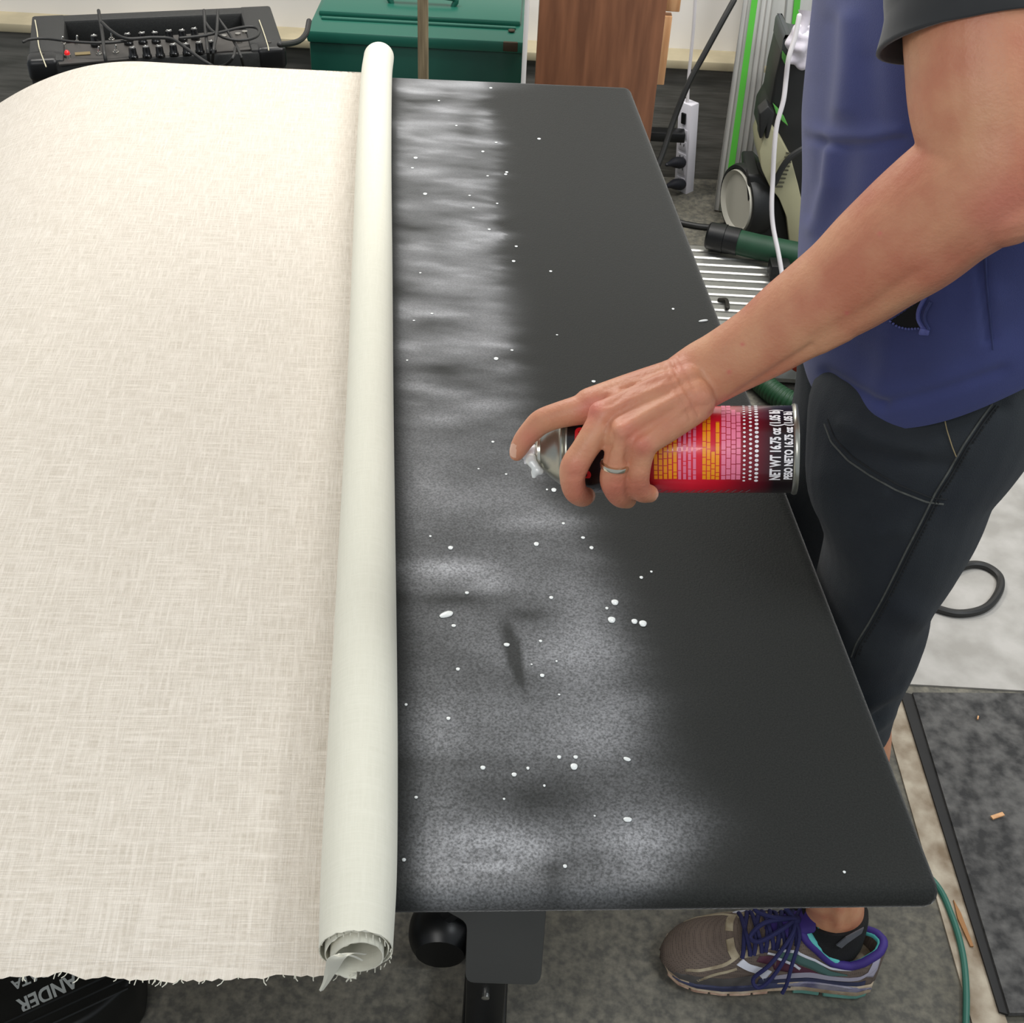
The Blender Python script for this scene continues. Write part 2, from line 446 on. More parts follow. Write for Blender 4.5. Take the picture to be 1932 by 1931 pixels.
steel = mat('grey_painted_steel', (82, 83, 82), .45, var=.1, vscale=6, bump=.05, bscale=300)
black_pl = mat('black_plastic', (16, 17, 18), .38, var=.3, vscale=30)
black_mt = mat('black_rubber', (24, 24, 24), .7, var=.3, vscale=40)
def rounded(pts, k=4):
    out = []; n = len(pts)
    for i in range(n):
        p = A(*pts[i][:2]); r = pts[i][2] if len(pts[i]) > 2 else 0
        if r == 0: out.append(tuple(p)); continue
        a = A(*pts[i - 1][:2]); b = A(*pts[(i + 1) % n][:2]); pa = p + nrm(a - p) * r; pb = p + nrm(b - p) * r
        for t in range(k + 1):
            t /= k; q = (1 - t) ** 2 * pa + 2 * t * (1 - t) * p + t * t * pb; out.append(tuple(q))
    return out
YL = .62
pl = rounded([(600, 1500), (1047, 1500), (1020, 1861, 20), (877, 1856, 18), (881, 1743, 16), (600, 1588)])
poly = [on_y(x, y, YL) for x, y in pl]
poly = [A(q[0], q[1], min(q[2], TZ - .026)) for q in poly]
build('leg_bracket', MB().prism(poly, (0, .05, 0)), steel, bench, bevel=.002)
q0, q1 = on_y(877, 1862, YL + .02), on_y(957, 1862, YL + .02)
post_c = (q0 + q1) / 2
lg = build('leg', MB().box((post_c[0], YL + .075, .34), (q1[0] - q0[0], .045, .62)), black_pl, bench, bevel=.004)
bl = on_y(915, 1882, YL + .05)
build('bolt', MB().lathe([(0, .005), (.004, .0045), (.005, .002)], (post_c[0], YL + .0525, bl[2]), (0, -1, 0), 12), mat('bright_bolt', (190, 190, 186), .3, 1), lg)
build('foot', MB().box((post_c[0], .82, .055), (.055, .5, .04)), black_pl, bench, bevel=.006)
# hooded caster
cq = on_z(834, 1756, .045)
def caster(c, parent):
    mb = MB(); R = []
    for t in np.linspace(-1, 1, 9):
        r = .0445 * (1 - .28 * abs(t) ** 2.5); R.append([A(c[0], c[1], .042) + A(r * math.cos(a) * 1.0, t * .034, r * math.sin(a)) for a in np.linspace(0, 2 * math.pi, 28, endpoint=False)])
    mb.rings(R)
    w = build('caster', mb, black_pl, parent)
    build('caster_stem', MB().tube([A(c[0], c[1], .07), A(c[0] + .02, c[1], .10), A(post_c[0], c[1], .075)], .012, 10), black_pl, w)
    build('caster_seam', MB().tube([A(c[0] + .0425 * math.cos(a), c[1], .042 + .0425 * math.sin(a)) for a in np.linspace(.2, 3, 16)], .0012, 6), black_mt, w)
caster(cq, bench)
# far leg
qf = tab(.88, .5)
build('leg', MB().box((qf[0], qf[1], .34), (.05, .045, .62)), black_pl, bench, bevel=.004)
build('leg_bracket', MB().box((qf[0], qf[1], .60), (.2, .05, .20)), steel, bench, bevel=.004)
build('foot', MB().box((qf[0], qf[1], .0255), (.055, .5, .05)), black_pl, bench, bevel=.006)
build('crossbar', MB().box(((qf[0] + post_c[0]) / 2, (qf[1] + YL) / 2, .66), (.05, qf[1] - YL - .14, .04),
      np.array(Matrix.Rotation(math.atan2(post_c[0] - qf[0], qf[1] - YL), 3, 'Z'))), steel, bench, bevel=.004)

# ------------------------------------------------------------------ fabric
def linen(name, a, b, amt, weave=True):
    m = bpy.data.materials.new(name); m.use_nodes = True
    nt = m.node_tree; N = nt.nodes; L = nt.links; s = N['Principled BSDF']
    s.inputs['Roughness'].default_value = .85; s.inputs['Sheen Weight'].default_value = .15; s.inputs['Specular IOR Level'].default_value = .2
    uv = N.new('ShaderNodeUVMap'); uv.uv_map = 'cloth'
    def streak(sx, sy, det=3.):
        mp = N.new('ShaderNodeMapping'); mp.inputs['Scale'].default_value = (sx, sy, 1)
        n = N.new('ShaderNodeTexNoise'); n.inputs['Scale'].default_value = 1; n.inputs['Detail'].default_value = det
        L.new(uv.outputs[0], mp.inputs[0]); L.new(mp.outputs[0], n.inputs['Vector'])
        r = N.new('ShaderNodeMapRange'); r.inputs['From Min'].default_value = .38; r.inputs['From Max'].default_value = .66
        L.new(n.outputs['Fac'], r.inputs['Value']); return r.outputs[0]
    def math_(op, p, q):
        k = N.new('ShaderNodeMath'); k.operation = op
        for i, v in enumerate((p, q)):
            if isinstance(v, (int, float)): k.inputs[i].default_value = v
            else: L.new(v, k.inputs[i])
        return k.outputs[0]
    h1 = streak(900, 50); h2 = streak(50, 900)
    h3 = streak(330, 20, 2); h4 = streak(20, 330, 2)
    fine = math_('MULTIPLY', math_('ADD', h1, h2), .5)
    slub = math_('MAXIMUM', h3, h4)
    tot = math_('ADD', math_('MULTIPLY', fine, .55), math_('MULTIPLY', slub, .45))
    mx = N.new('ShaderNodeMix'); mx.data_type = 'RGBA'
    mx.inputs[6].default_value = (*lin(b), 1); mx.inputs[7].default_value = (*lin(a), 1)
    L.new(tot, mx.inputs[0]); L.new(mx.outputs[2], s.inputs['Base Color'])
    bp = N.new('ShaderNodeBump'); bp.inputs['Strength'].default_value = amt; bp.inputs['Distance'].default_value = .0008
    L.new(fine, bp.inputs['Height']); L.new(bp.outputs[0], s.inputs['Normal'])
    return m
linen_face = linen('linen_face', (229, 221, 209), (192, 182, 167), .6)
linen_back = linen('linen_back', (220, 218, 203), (212, 210, 194), .12)
AXP = [(711, 66, 58), (710, 150, 60), (705, 300, 68), (702, 500, 78), (698, 750, 90), (693, 1000, 107), (688, 1250, 124), (683, 1450, 137), (677, 1650, 146), (671, 1792, 143)]
ax3 = []
for (x, y, w) in AXP:
    q = on_z(x, y, TZ + .029); d = proj(q)[0][2]; ax3.append(A(q[0], q[1], w * d / FPX / 2 * .985))
ax3[0] = A(ax3[1][0] + (ax3[1][0] - ax3[2][0]) * .25, 2.082, ax3[1][2])
axs = np.array(spline(ax3[::-1], 10)); NA = len(axs)   # near -> far (x, y, radius)
fab = thing('linen_fabric', 'cream slub linen fabric spread over the left of the table, one side rolled up', 'fabric', (-.4, 1.2, TZ))
def fabric_sheet():
    mb = MB(); nc = 260; mb.uv = []
    dn, df = nrm(A(-.20, -.012)), nrm(A(-1, -.018))
    yf = [2.072, 2.066]
    Y0, Y1 = axs[0][1], axs[-1][1]
    rows = []
    for i in range(NA):
        rows.append(axs[i])
    dense = []
    for i in range(NA - 1):
        for k in range(3): dense.append(rows[i] + (rows[i + 1] - rows[i]) * k / 3)
    dense.append(rows[-1]); nr_ = len(dense)
    for i, a in enumerate(dense):
        t = (a[1] - Y0) / (Y1 - Y0); d = nrm(dn * (1 - t) + df * t)
        for j in range(nc):
            w = 1.12 * j / (nc - 1)
            p = A(a[0], a[1]) + d * w
            if i == nr_ - 1: p[1] = min(p[1], 2.073) - .004 * noise.noise(Vector((p[0] * 6, 0, 0)))
            if i == 0: p[1] -= .004
            if i == 0: p[1] += .0035 * noise.noise(Vector((p[0] * 60, 7, 0))) + .003 * noise.noise(Vector((p[0] * 300, 0, 0))) + .004 * noise.noise(Vector((p[0] * 12, 3, 0)))
            # rest on the table, sag past its edges
            te = (p[1] - NR[1]) / (FR[1] - NR[1]); lx = NL[0] + (FLc[0] - NL[0]) * te
            over = max(0, lx - p[0] + .004); ny = NR[1] + (NL[1] - NR[1]) * (NR[0] - p[0]) / (NR[0] - NL[0])
            on = max(0, ny - p[1])
            z = TZ + .0016 + .0007 * noise.noise(Vector((p[0] * 4, p[1] * 4, 0))) - 1.15 * over ** 2 - 1.2 * on ** 2
            if over == 0 and on == 0: z = max(z, TZ + .0009)
            mb.v.append((p[0], p[1], z)); mb.uv.append((w, a[1]))
    for i in range(nr_ - 1):
        for j in range(nc - 1): mb.f.append((i * nc + j, i * nc + j + 1, (i + 1) * nc + j + 1, (i + 1) * nc + j)); mb.fm.append(0)
    return mb
sheet = build('flat_sheet', fabric_sheet(), linen_face, fab)
def fabric_roll():
    mb = MB(); mb.uv = []; turns = 3.0; npt = 120; th = .0008
    for layer in (0, 1):
        for i in range(NA):
            x, y, r = axs[i]; t = axs[min(i + 1, NA - 1)] - axs[max(i - 1, 0)]; t = nrm(A(t[0], t[1], 0)); sd = A(t[1], -t[0], 0)
            for k in range(npt):
                f = k / (npt - 1); th_ = -math.pi / 2 + f * turns * 2 * math.pi
                rr = r - (0.0 if f < .3 else (f - .3) * .0095) - .0012 * f + (0 if layer else -th)
                if f > .33: rr -= .0012
                squash = 1.0
                slide = 0
                if i == 0: slide = -.010 * max(0, f - .38) / .62 + .0012 * noise.noise(Vector((f * 90, 2, layer))) + .0035 * max(0, math.sin(th_ * 1 + .4)) * (f > .4)
                if i == NA - 1: slide = .004 * noise.noise(Vector((f * 5, 1, 0)))
                c = A(x, y, TZ + .0024 + r) + t * slide
                # inner end hangs slack towards the bottom
                if f > .72: c = c + A(0, 0, -.004 * (f - .72) / .28)
                mb.v.append(tuple(c + sd * rr * math.cos(th_) + A(0, 0, rr * math.sin(th_) * squash))); mb.uv.append((f * .5, y))
    n = NA * npt
    for i in range(NA - 1):
        for k in range(npt - 1):
            a = (i * npt + k, i * npt + k + 1, (i + 1) * npt + k + 1, (i + 1) * npt + k)
            mb.f.append(a); mb.fm.append(0); mb.f.append(tuple(q + n for q in a[::-1])); mb.fm.append(0)
    for i in (0, NA - 1):
        for k in range(npt - 1):
            mb.f.append((i * npt + k, i * npt + k + 1, i * npt + k + 1 + n, i * npt + k + n)); mb.fm.append(0)
    return mb
roll = build('rolled_end', fabric_roll(), linen_back, fab)
roll['label'] = 'smooth pale back of the fabric wound into a roll'
# frayed cut edge
thr = MB(); e0 = np.array([v for v in fabric_sheet().v[:260]])
for k in range(150):
    i = random.randrange(1, 259); p = e0[i]; l = random.uniform(.001, .004); a = random.uniform(-1, 1)
    thr.tube([p + A(0, .002, 0), p + A(a * l * .6, -l * .6, 0), p + A(a * l * 1.4, -l, -l * .2)], .00035, 4)
for k in range(30):
    f = k / 30 * 6.283; x, y, r = axs[0]; p = A(x, y, TZ + r) + A(math.cos(f) * r * .97, 0, math.sin(f) * r * .97); l = random.uniform(.001, .0035)
    thr.tube([p + A(0, .001, 0), p + A(random.uniform(-.001, .001), -l, random.uniform(-.001, .001))], .00035, 4)
ft = build('frayed_threads', thr, linen_back, fab); ft['kind'] = 'stuff'
tat = MB()
def strip(pts, ws):
    P = spline(pts, 6); Wd = spline([(w,) for w in ws], 6)
    R = []
    for i, p in enumerate(P):
        w = Wd[i][0]; R.append([p + A(-w, 0, 0), p + A(-w * .2, -.0012, .0003), p + A(w, 0, 0), p + A(w * .2, .0004, -.0003)])
    return R
def yz(x, y, Y): return on_y(x, y, Y)
YE = axs[0][1]
tat.rings(strip([yz(690, 1800, YE - .002), yz(660, 1799, YE - .012), yz(636, 1808, YE - .016), yz(626, 1828, YE - .012), yz(616, 1852, YE - .010), yz(606, 1869, YE - .010)], [.0012, .003, .0055, .0045, .0025, .0015]))
tat.rings(strip([yz(684, 1812, YE - .004), yz(664, 1803, YE - .012), yz(640, 1800, YE - .016)], [.0006, .0012, .001]))
tat.rings(strip([yz(668, 1838, YE - .008), yz(660, 1845, YE - .009), yz(654, 1852, YE - .009)], [.0014, .001, .0007]))
build('torn_tatter', tat, linen_back, fab)

# ------------------------------------------------------------------ glue droplets on the table
drop_m = mat('white_glue', (228, 232, 230), .3, var=.1, vscale=200, coat=.3)
def droplet_mesh():
    mb = MB(); R = []
    for t in np.linspace(0, 1, 5):
        a = t * math.pi / 2 * .98; R.append([A(math.cos(a) * math.cos(q) * (1 + .08 * math.sin(3 * q)), math.cos(a) * math.sin(q) * (1 + .06 * math.cos(2 * q)), math.sin(a) * .35) for q in np.linspace(0, 2 * math.pi, 12, endpoint=False)])
    mb.rings(R)
    me = bpy.data.meshes.new('glue_droplet'); me.from_pydata([tuple(p) for p in mb.v], [], mb.f); me.materials.append(drop_m); me.shade_smooth(); return me
dme = droplet_mesh()
BIG = [(842, 1160, 8, 1.6, 60, 'largest white glue blob, beside the fabric roll'), (1160, 1137, 7, 1, 0, 'round white glue droplet at the top of the little cluster below the spray can'),
       (1154, 1170, 7.5, 1, 0, 'round white glue droplet at the lower left of the cluster below the spray can'),
       (1197, 1173, 6, 1, 0, 'left one of the two joined glue droplets below the spray can'), (1213, 1177, 7.5, 1, 0, 'right one of the two joined glue droplets below the spray can'),
       (1184, 1547, 8.5, .6, 0, 'oval white glue blob above the sprayed patch at the near table edge'), (1183, 1433, 7.5, .55, 20, 'slanted oval glue blob on the dark felt near the front of the table'),
       (1083, 1447, 7, 1, 0, 'thin greyish glue spot near the front of the table'), (956, 1217, 6, .7, 0, 'white glue droplet on the dark wiped streak'),
       (1327, 606, 10, .25, -20, 'thin white scrap of glue on the bare felt just above the forearm'), (1017, 262, 3.5, 1, 0, 'lone white glue droplet on the bare felt near the far end')]
SMALL = [(1145, 1148, 3), (864, 1263, 4), (1023, 1275, 4.5), (911, 1449, 5), (996, 1450, 3), (970, 1462, 5), (1055, 1429, 4), (1086, 1429, 4.5), (1040, 1128, 4),
         (1116, 1034, 4), (1100, 1015, 4), (1012, 1027, 5), (850, 1034, 5), (1229, 1079, 2.5), (1210, 1090, 3.5), (881, 1119, 4), (1027, 1483, 2.5), (951, 1508, 2.5), (1055, 1311, 2.5),
         (856, 1181, 4.5), (846, 1356, 4), (1066, 1635, 4), (762, 1623, 4), (785, 1505, 3.5), (1122, 1540, 2.2), (1593, 1646, 3), (926, 166, 3), (936, 269, 3), (784, 298, 4), (911, 286, 3),
         (778, 317, 3), (956, 325, 3), (954, 329, 3), (802, 366, 4), (920, 332, 2.5), (886, 369, 2.5), (938, 384, 2.5), (893, 392, 2.5), (923, 433, 3), (974, 465, 3), (969, 493, 3.5),
         (1039, 512, 3), (1051, 632, 2.2), (966, 661, 3), (936, 677, 4.5), (1120, 720, 4), (1270, 583, 2.6), (815, 592, 3), (781, 605, 2.4), (930, 834, 3), (903, 885, 2.2), (955, 895, 2.5),
         (1045, 925, 5), (1032, 924, 2.2), (1063, 988, 3), (793, 515, 2.2), (828, 190, 2.2), (861, 237, 2.4), (768, 680, 2.4), (812, 1012, 2.4), (1003, 1254, 2.2), (1050, 1248, 2.2), (1020, 1210, 3.2), (766, 1330, 3)]
def drop(x, y, r, asp, rot, label, group=None):
    q = on_z(x, y, TZ + .0004); d = proj(q)[0][2]; R = r * d / FPX
    o = bpy.data.objects.new('glue_droplet', dme); COL.objects.link(o); o.location = q; o.scale = (R, R * asp * 1.2, max(R * .8, .0010)); o.rotation_euler = (0, 0, math.radians(-rot))
    tag(o, label, 'glue droplet', group)
for b in BIG: drop(*b)
for (x, y, r) in SMALL:
    row = 'near the far end' if y < 380 else 'half way along, behind the hand' if y < 740 else 'level with the spray can' if y < 1010 else 'just nearer than the can' if y < 1200 else 'around the dark wiped streak' if y < 1400 else 'at the near end'
    edge = 900 if y < 740 else 960 if y < 1200 else 1000
    side = 'white glue speck by the fabric roll, ' if x < 815 else 'white glue speck inside the sprayed band, ' if x < edge else 'white glue speck right of the sprayed band, '
    drop(x, y, r, random.uniform(.8, 1.1), 0, side + row, side.replace('speck', 'specks') + row)

# ------------------------------------------------------------------ amplifier
vinyl = mat('black_vinyl', (40, 41, 40), .55, var=.35, vscale=300, bump=.3, bscale=900)
cable_m = mat('black_cable', (34, 34, 33), .5, var=.2, vscale=60)
ZA = .585
f0, f1 = on_z(52, 116, ZA), on_z(537, 91, ZA)
ex = nrm(f1 - f0); ey = A(-ex[1], ex[0], 0); AW = np.linalg.norm(f1 - f0)
Ra = np.stack([ex, ey, A(0, 0, 1)], 1)
def al(x, y, z): return A(*f0[:2], 0) + ex * x + ey * y + A(0, 0, z)
amp = thing('guitar_amplifier', 'black vinyl guitar amplifier with a top panel of knobs behind the fabric', 'amplifier', al(AW / 2, .13, 0))
ADp = .27
cabm = MB()
# cabinet with a recessed bay in its top
cabm.box(al(AW / 2, ADp / 2, ZA / 2 - .03), (AW, ADp, ZA - .06), Ra)
cabm.box(al(.035, ADp / 2, ZA - .03), (.07, ADp, .062), Ra); cabm.box(al(AW - .035, ADp / 2, ZA - .03), (.07, ADp, .062), Ra)
cabm.box(al(AW / 2, ADp - .02, ZA - .03), (AW, .04, .06), Ra)
body = build('cabinet', cabm, vinyl, amp, bevel=.006)
pan = [on_z(111, 121, ZA - .004), on_z(481, 92, ZA - .004), on_z(468, 55, ZA - .004), on_z(100, 84, ZA - .004)]
panel = build('control_panel', MB().prism(pan, (0, 0, -.004)), mat('dark_grey_panel', (62, 59, 56), .5, var=.15, vscale=20), amp, bevel=.0008)
build('front_bar', MB().box((al(AW / 2, .004, ZA - .03)), (AW - .02, .012, .05), Ra), vinyl, amp, bevel=.004)
build('grille_cloth', MB().box(al(AW / 2, -.002, .25), (AW - .07, .008, .42), Ra), mat('black_grille', (26, 26, 25), .9, bump=.5, bscale=500), amp)
for sx in (0, 1):
    c = MB(); cx = .028 if sx == 0 else AW - .028
    c.box(al(cx, .022, ZA - .020), (.062, .052, .046), Ra)
    cp = build('corner_guard', c, black_pl, amp, bevel=.011, bseg=4)
    x = .045 if sx == 0 else AW - .045
    build('screw', MB().lathe([(0, .004), (.0016, .0035)], al(cx, .03, ZA + .003), (0, 0, 1), 10), mat('dark_screw', (90, 88, 84), .4, .8), cp)
gold = mat('faded_gold_print', (120, 104, 66), .5)
pip = mat('cream_piping', (205, 198, 170), .6)
for pts in ([(66, 38), (70, 60), (74, 90), (87, 126)], [(489, 38), (497, 60), (505, 85), (507, 95)]):
    P = [on_z(x, y, ZA + .004) for x, y in pts]; build('piping', MB().tube(spline(P, 4), .0012, 6), pip, amp)
knob_m = mat('gloss_black_knob', (14, 14, 15), .22, coat=.4); white_p = mat('white_marker', (225, 225, 220), .4)
chrome = mat('chrome', (200, 198, 192), .18, 1.)
def knob_mesh():
    return MB().lathe([(0, .0098), (.004, .0098), (.006, .0082), (.018, .0074), (.0205, .0066), (.021, .003)], (0, 0, 0), (0, 0, 1), 20)
k0 = None
KN = [(177, 67), (240, 64), (267, 62), (292, 61), (318, 58), (343, 57), (366, 54), (249, 90), (275, 88), (300, 87), (326, 84), (351, 83), (375, 80), (398, 78)]
for i, (x, y) in enumerate(KN):
    q = on_z(x, y, ZA + .018) - A(0, 0, .0205); rz = random.uniform(-.9, .9)
    if k0 is None:
        k0 = build('knob', knob_mesh(), knob_m, amp, local=True)
        k0m = build('pointer', MB().box((0, .0035, .0212), (.0016, .007, .0008)).box((.0, -.001, .0214), (.009, .0014, .0008)), white_p, k0, local=True, smooth=False)
        kk = k0
    else:
        kk = k0.copy(); COL.objects.link(kk); kk.parent = amp
        pp_ = k0m.copy(); COL.objects.link(pp_); pp_.parent = kk
    kk.location = q - A(*amp.location); kk.rotation_euler = (0, 0, rz)
for (x, y) in [(119, 84), (146, 82), (211, 76), (187, 103), (219, 100)]:
    q = on_z(x, y, ZA - .004)
    s1 = build('toggle_switch', MB().lathe([(0, .0065), (.003, .0062), (.0032, .004), (.006, .0036)], q, (0, 0, 1), 14), chrome, amp)
    build('lever', MB().tube([q + A(0, 0, .004), q + A(.001, .003, .014)], [.0014, .0024], 8, round_caps=True), chrome, s1)
q = on_z(128, 108, ZA - .004)
pl_ = build('pilot_lamp', MB().lathe([(0, .0068), (.006, .0064), (.0065, .005)], q, (0, 0, 1), 16), chrome, amp)
rm = mat('red_lens', (215, 24, 28), .15, coat=.5); rm.node_tree.nodes['Principled BSDF'].inputs['Emission Color'].default_value = (1, .02, .02, 1); rm.node_tree.nodes['Principled BSDF'].inputs['Emission Strength'].default_value = .25
build('red_lens', MB().sphere(q + A(0, 0, .0075), .0058, 14, (1, 1, 1.25)), rm, pl_)
lp = [on_z(142, 105, ZA - .0032), on_z(171, 103, ZA - .0032), on_z(170, 98, ZA - .0032), on_z(141, 100, ZA - .0032)]
build('nameplate', MB().prism(lp, (0, 0, .0012)), gold, amp)
for (x, y) in [(423, 70), (449, 66), (462, 62), (452, 80)]:
    q = on_z(x, y, ZA - .004)
    build('jack_socket', MB().lathe([(0, .0062), (.004, .006), (.0045, .003)], q, (0, 0, 1), 12), chrome, amp)

def cable(name, pts, z, r, label, m=cable_m, cat='cable', group=None, n=8, ys=None):
    P = []
    for i, p in enumerate(pts):
        zz = z[i] if isinstance(z, (list, tuple)) else z
        P.append(on_z(p[0], p[1], zz) if ys is None else on_y(p[0], p[1], ys[i] if isinstance(ys, (list, tuple)) else ys))
    o = build(name, MB().tube(spline(P, n), r, 10, round_caps=True), m)
    return tag(o, label, cat, group)
ZC = ZA + .026
cable('instrument_cable', [(44, 79), (58, 74), (90, 73), (140, 79), (200, 81), (250, 76)], ZC, .0028, 'flat black lead looping over the left end of the amplifier')
cable('instrument_cable', [(186, 20), (190, 45), (194, 70), (197, 100), (203, 131)], [ZC + .01, ZC, ZC, ZC, ZC - .03], .0036, 'black lead crossing the left side of the amplifier panel straight down')
cable('instrument_cable', [(192, 42), (212, 60), (240, 73), (290, 71), (325, 74), (350, 90), (380, 112), (400, 124), (408, 132)], [ZC + .01, ZC + .009, ZC + .008, ZC + .008, ZC + .008, ZC + .008, ZC + .008, ZC, ZC - .03], .0034, 'black lead sweeping diagonally across the lower knob row')
cable('instrument_cable', [(385, 20), (388, 60), (392, 95), (396, 130)], [ZC + .02, ZC, ZC, ZC - .05], .0036, 'black lead hanging straight down between the knobs and sockets')
cable('instrument_cable', [(386, 40), (400, 58), (425, 72), (455, 76), (482, 70), (489, 58), (478, 51), (455, 52), (420, 60), (380, 68), (340, 72)], ZC + .007, .0030, 'black lead bent into a loop over the right end of the amplifier panel')
cable('instrument_cable', [(411, 20), (409, 60), (403, 95), (400, 128)], [ZC + .03, ZC + .012, ZC + .01, ZC - .04], .0032, 'left of two black leads fanning down from the loop')
cable('instrument_cable', [(412, 35), (430, 60), (445, 85), (455, 108), (461, 131)], [ZC + .02, ZC + .005, ZC, ZC - .005, ZC - .05], .0030, 'right of two black leads fanning down from the loop')
cable('instrument_cable', [(444, 90), (440, 108), (426, 122), (405, 127)], [ZC, ZC, ZC - .02, ZC - .03], .0030, 'short black lead curling under the amplifier front edge')
cable('power_cable', [(528, 84), (548, 82), (566, 76), (578, 62), (583, 40)], None, .006, 'thick black cable running from the amplifier to the green chest', ys=[2.50, 2.56, 2.62, 2.66, 2.7])

# ------------------------------------------------------------------ green tool chest
green = mat('dark_green_enamel', (22, 82, 68), .38, var=.2, vscale=5, coat=.1)
green_d = mat('dark_green_enamel_edge', (30, 96, 80), .35)
ZG = .50
g0, g1 = on_z(583, 77, ZG), on_z(987, 99, ZG)
gx = nrm(g1 - g0); gy = A(-gx[1], gx[0], 0); GW = np.linalg.norm(g1 - g0); Rg = np.stack([gx, gy, A(0, 0, 1)], 1)
def gl(x, y, z): return A(*g0[:2], 0) + gx * x + gy * y + A(0, 0, z)
chest = thing('tool_chest', 'dark green metal tool chest with a ribbed lid on the floor behind the table', 'tool chest', gl(GW / 2, .15, 0))
build('body', MB().box(gl(GW / 2, .16, ZG / 2), (GW, .32, ZG), Rg), green, chest, bevel=.006)
lid = build('lid', MB().box(gl(GW / 2, .155, ZG + .014), (GW + .006, .335, .028), Rg).box(gl(GW / 2, .2, ZG + .033), (GW - .02, .22, .016), Rg), green_d, chest, bevel=.006)
build('lid_rib', MB().box(gl(GW / 2, .07, ZG + .030), (GW - .04, .012, .008), Rg), green_d, lid, bevel=.003)
build('handle', MB().tube(spline([gl(GW * .35, .17, ZG + .04), gl(GW * .36, .17, ZG + .06), gl(GW * .64, .17, ZG + .06), gl(GW * .65, .17, ZG + .04)], 6), .007, 10), green_d, lid)
build('latch', MB().box(gl(GW - .03, -.010, ZG + .016), (.034, .010, .022), Rg).lathe([(0, .009), (.004, .008)], gl(GW - .03, .05, ZG + .03), A(0, 0, 1), 14), mat('rusty_latch', (70, 60, 46), .6, .5), lid, bevel=.002)

def plank(name, px, y0, y1, thick, m, label, cat='board', z0=0., **k):
    """upright board: (left,right) photo x at two heights"""
    (xa, ya, xb, yb) = px
    a, b = on_y(xa, ya, y0), on_y(xb, yb, y1); a, b = A(a[0], y0, 0), A(b[0], y1, 0)
    t = nrm(b - a); nrm_ = A(-t[1], t[0], 0) * thick
    o = build(name, MB().prism([a + A(0, 0, z0), b + A(0, 0, z0), b + A(0, 0, k.get('h', 1.25)), a + A(0, 0, k.get('h', 1.25))], nrm_), m, bevel=.002)
    return tag(o, label, cat)
wood = mat('weathered_wood', (150, 134, 104), .75, rgb2=(112, 98, 74), vscale=9, stretch=(18, 18, 1))
veneer = mat('brown_veneer', (142, 94, 66), .42, rgb2=(112, 72, 50), vscale=5, stretch=(9, 9, .8), detail=8)
plank('wooden_batten', (788, 90, 807, 90), 2.52, 2.52, .02, wood, 'narrow upright wooden batten standing in front of the green chest', 'batten')
plank('white_board', (985, 110, 994, 110), 2.62, 2.62, .015, mat('white_melamine', (222, 218, 214), .5), 'white board edge standing between the green chest and brown panel')
plank('veneer_board', (1012, 120, 1241, 150), 2.64, 2.66, .022, veneer, 'large brown wood veneer panel standing behind the far end of the table', 'panel')
pine = mat('raw_pine', (214, 168, 122), .65, rgb2=(186, 136, 92), vscale=8, stretch=(10, 10, 1))
a = on_y(1242, 162, 2.70)
oc = MB()
oc.box((a[0] + .0, 2.72, a[2] + .075), (.026, .03, .15)); oc.box((a[0] + .012, 2.72, a[2] + .2), (.03, .03, .08)); oc.box((a[0] - .016, 2.72, a[2] + .15), (.02, .03, .32))
tag(build('pine_offcut', oc, pine, bevel=.002), 'notched raw pine offcut fixed behind the edge of the brown panel', 'offcut')

# ------------------------------------------------------------------ power strip and plugs
white_plastic = mat('white_plastic', (226, 224, 232), .35)
YS = 3.24
s0, s1 = on_y(1300, 192, YS), on_y(1290, 361, YS)
strip_t = thing('power_strip', 'white power strip hanging upright on the grey foundation wall', 'power strip', (s0[0], YS, s1[2]))
axz = nrm(s0 - s1); ls_ = np.linalg.norm(s0 - s1)
Rz = Matrix.Rotation(math.radians(-44), 3, 'Z'); rx_, ry_ = A(*(Rz @ Vector((1, 0, 0)))), A(*(Rz @ Vector((0, 1, 0))))
Rs = np.stack([rx_, ry_, axz], 1); scn = (s0 + s1) / 2
build('housing', MB().box(scn, (.045, .034, ls_), Rs), white_plastic, strip_t, bevel=.003)
fx = lambda u, v, w: scn + rx_ * u + ry_ * v + axz * w
for w in (-.095, -.06, -.025, .01, .045):
    o = build('outlet', MB().box(fx(0, -.0175, w), (.028, .002, .026), Rs), mat('outlet_face', (205, 203, 210), .4), strip_t, bevel=.0006)
    build('slot', MB().box(fx(-.006, -.0188, w + .004), (.002, .001, .007), Rs).box(fx(.006, -.0188, w + .004), (.002, .001, .007), Rs), black_pl, o, smooth=False)
build('rocker_switch', MB().box(fx(0, -.019, .088), (.014, .006, .030), Rs), black_pl, strip_t, bevel=.001)
navy_pl = mat('dark_plug_rubber', (26, 27, 34), .5)
def plug(px0, px1, y, r, label, fat=False):
    a = fx(0, -.019, 0); P = [on_y(px0, y, YS - .03), on_y((px0 + px1) / 2, y, YS - .05), on_y(px1, y + 4, YS - .08)]
    mb = MB().tube(spline(P, 5), [r, r, r, r * .95, r * .9, r * .8, r * .65, r * .5, r * .42, r * .36, r * .3], 12, round_caps=True)
    return tag(build('plug', mb, navy_pl), label, 'plug')
plug(1284, 1258, 307, .016, 'black ribbed plug in the lower middle socket of the power strip')
plug(1284, 1256, 348, .016, 'black plug in the bottom socket of the power strip')
ad = [on_y(1292, 252, YS - .04), on_y(1206, 256, YS - .04)]
adm = MB().box((ad[0] + ad[1]) / 2, (np.linalg.norm(ad[0] - ad[1]), .04, .026), None)
ado = tag(build('power_adapter', adm, black_pl, bevel=.003), 'flat black power adapter plugged sideways into the upper power strip', 'adapter')
white_c = mat('white_cable', (214, 210, 212), .45)
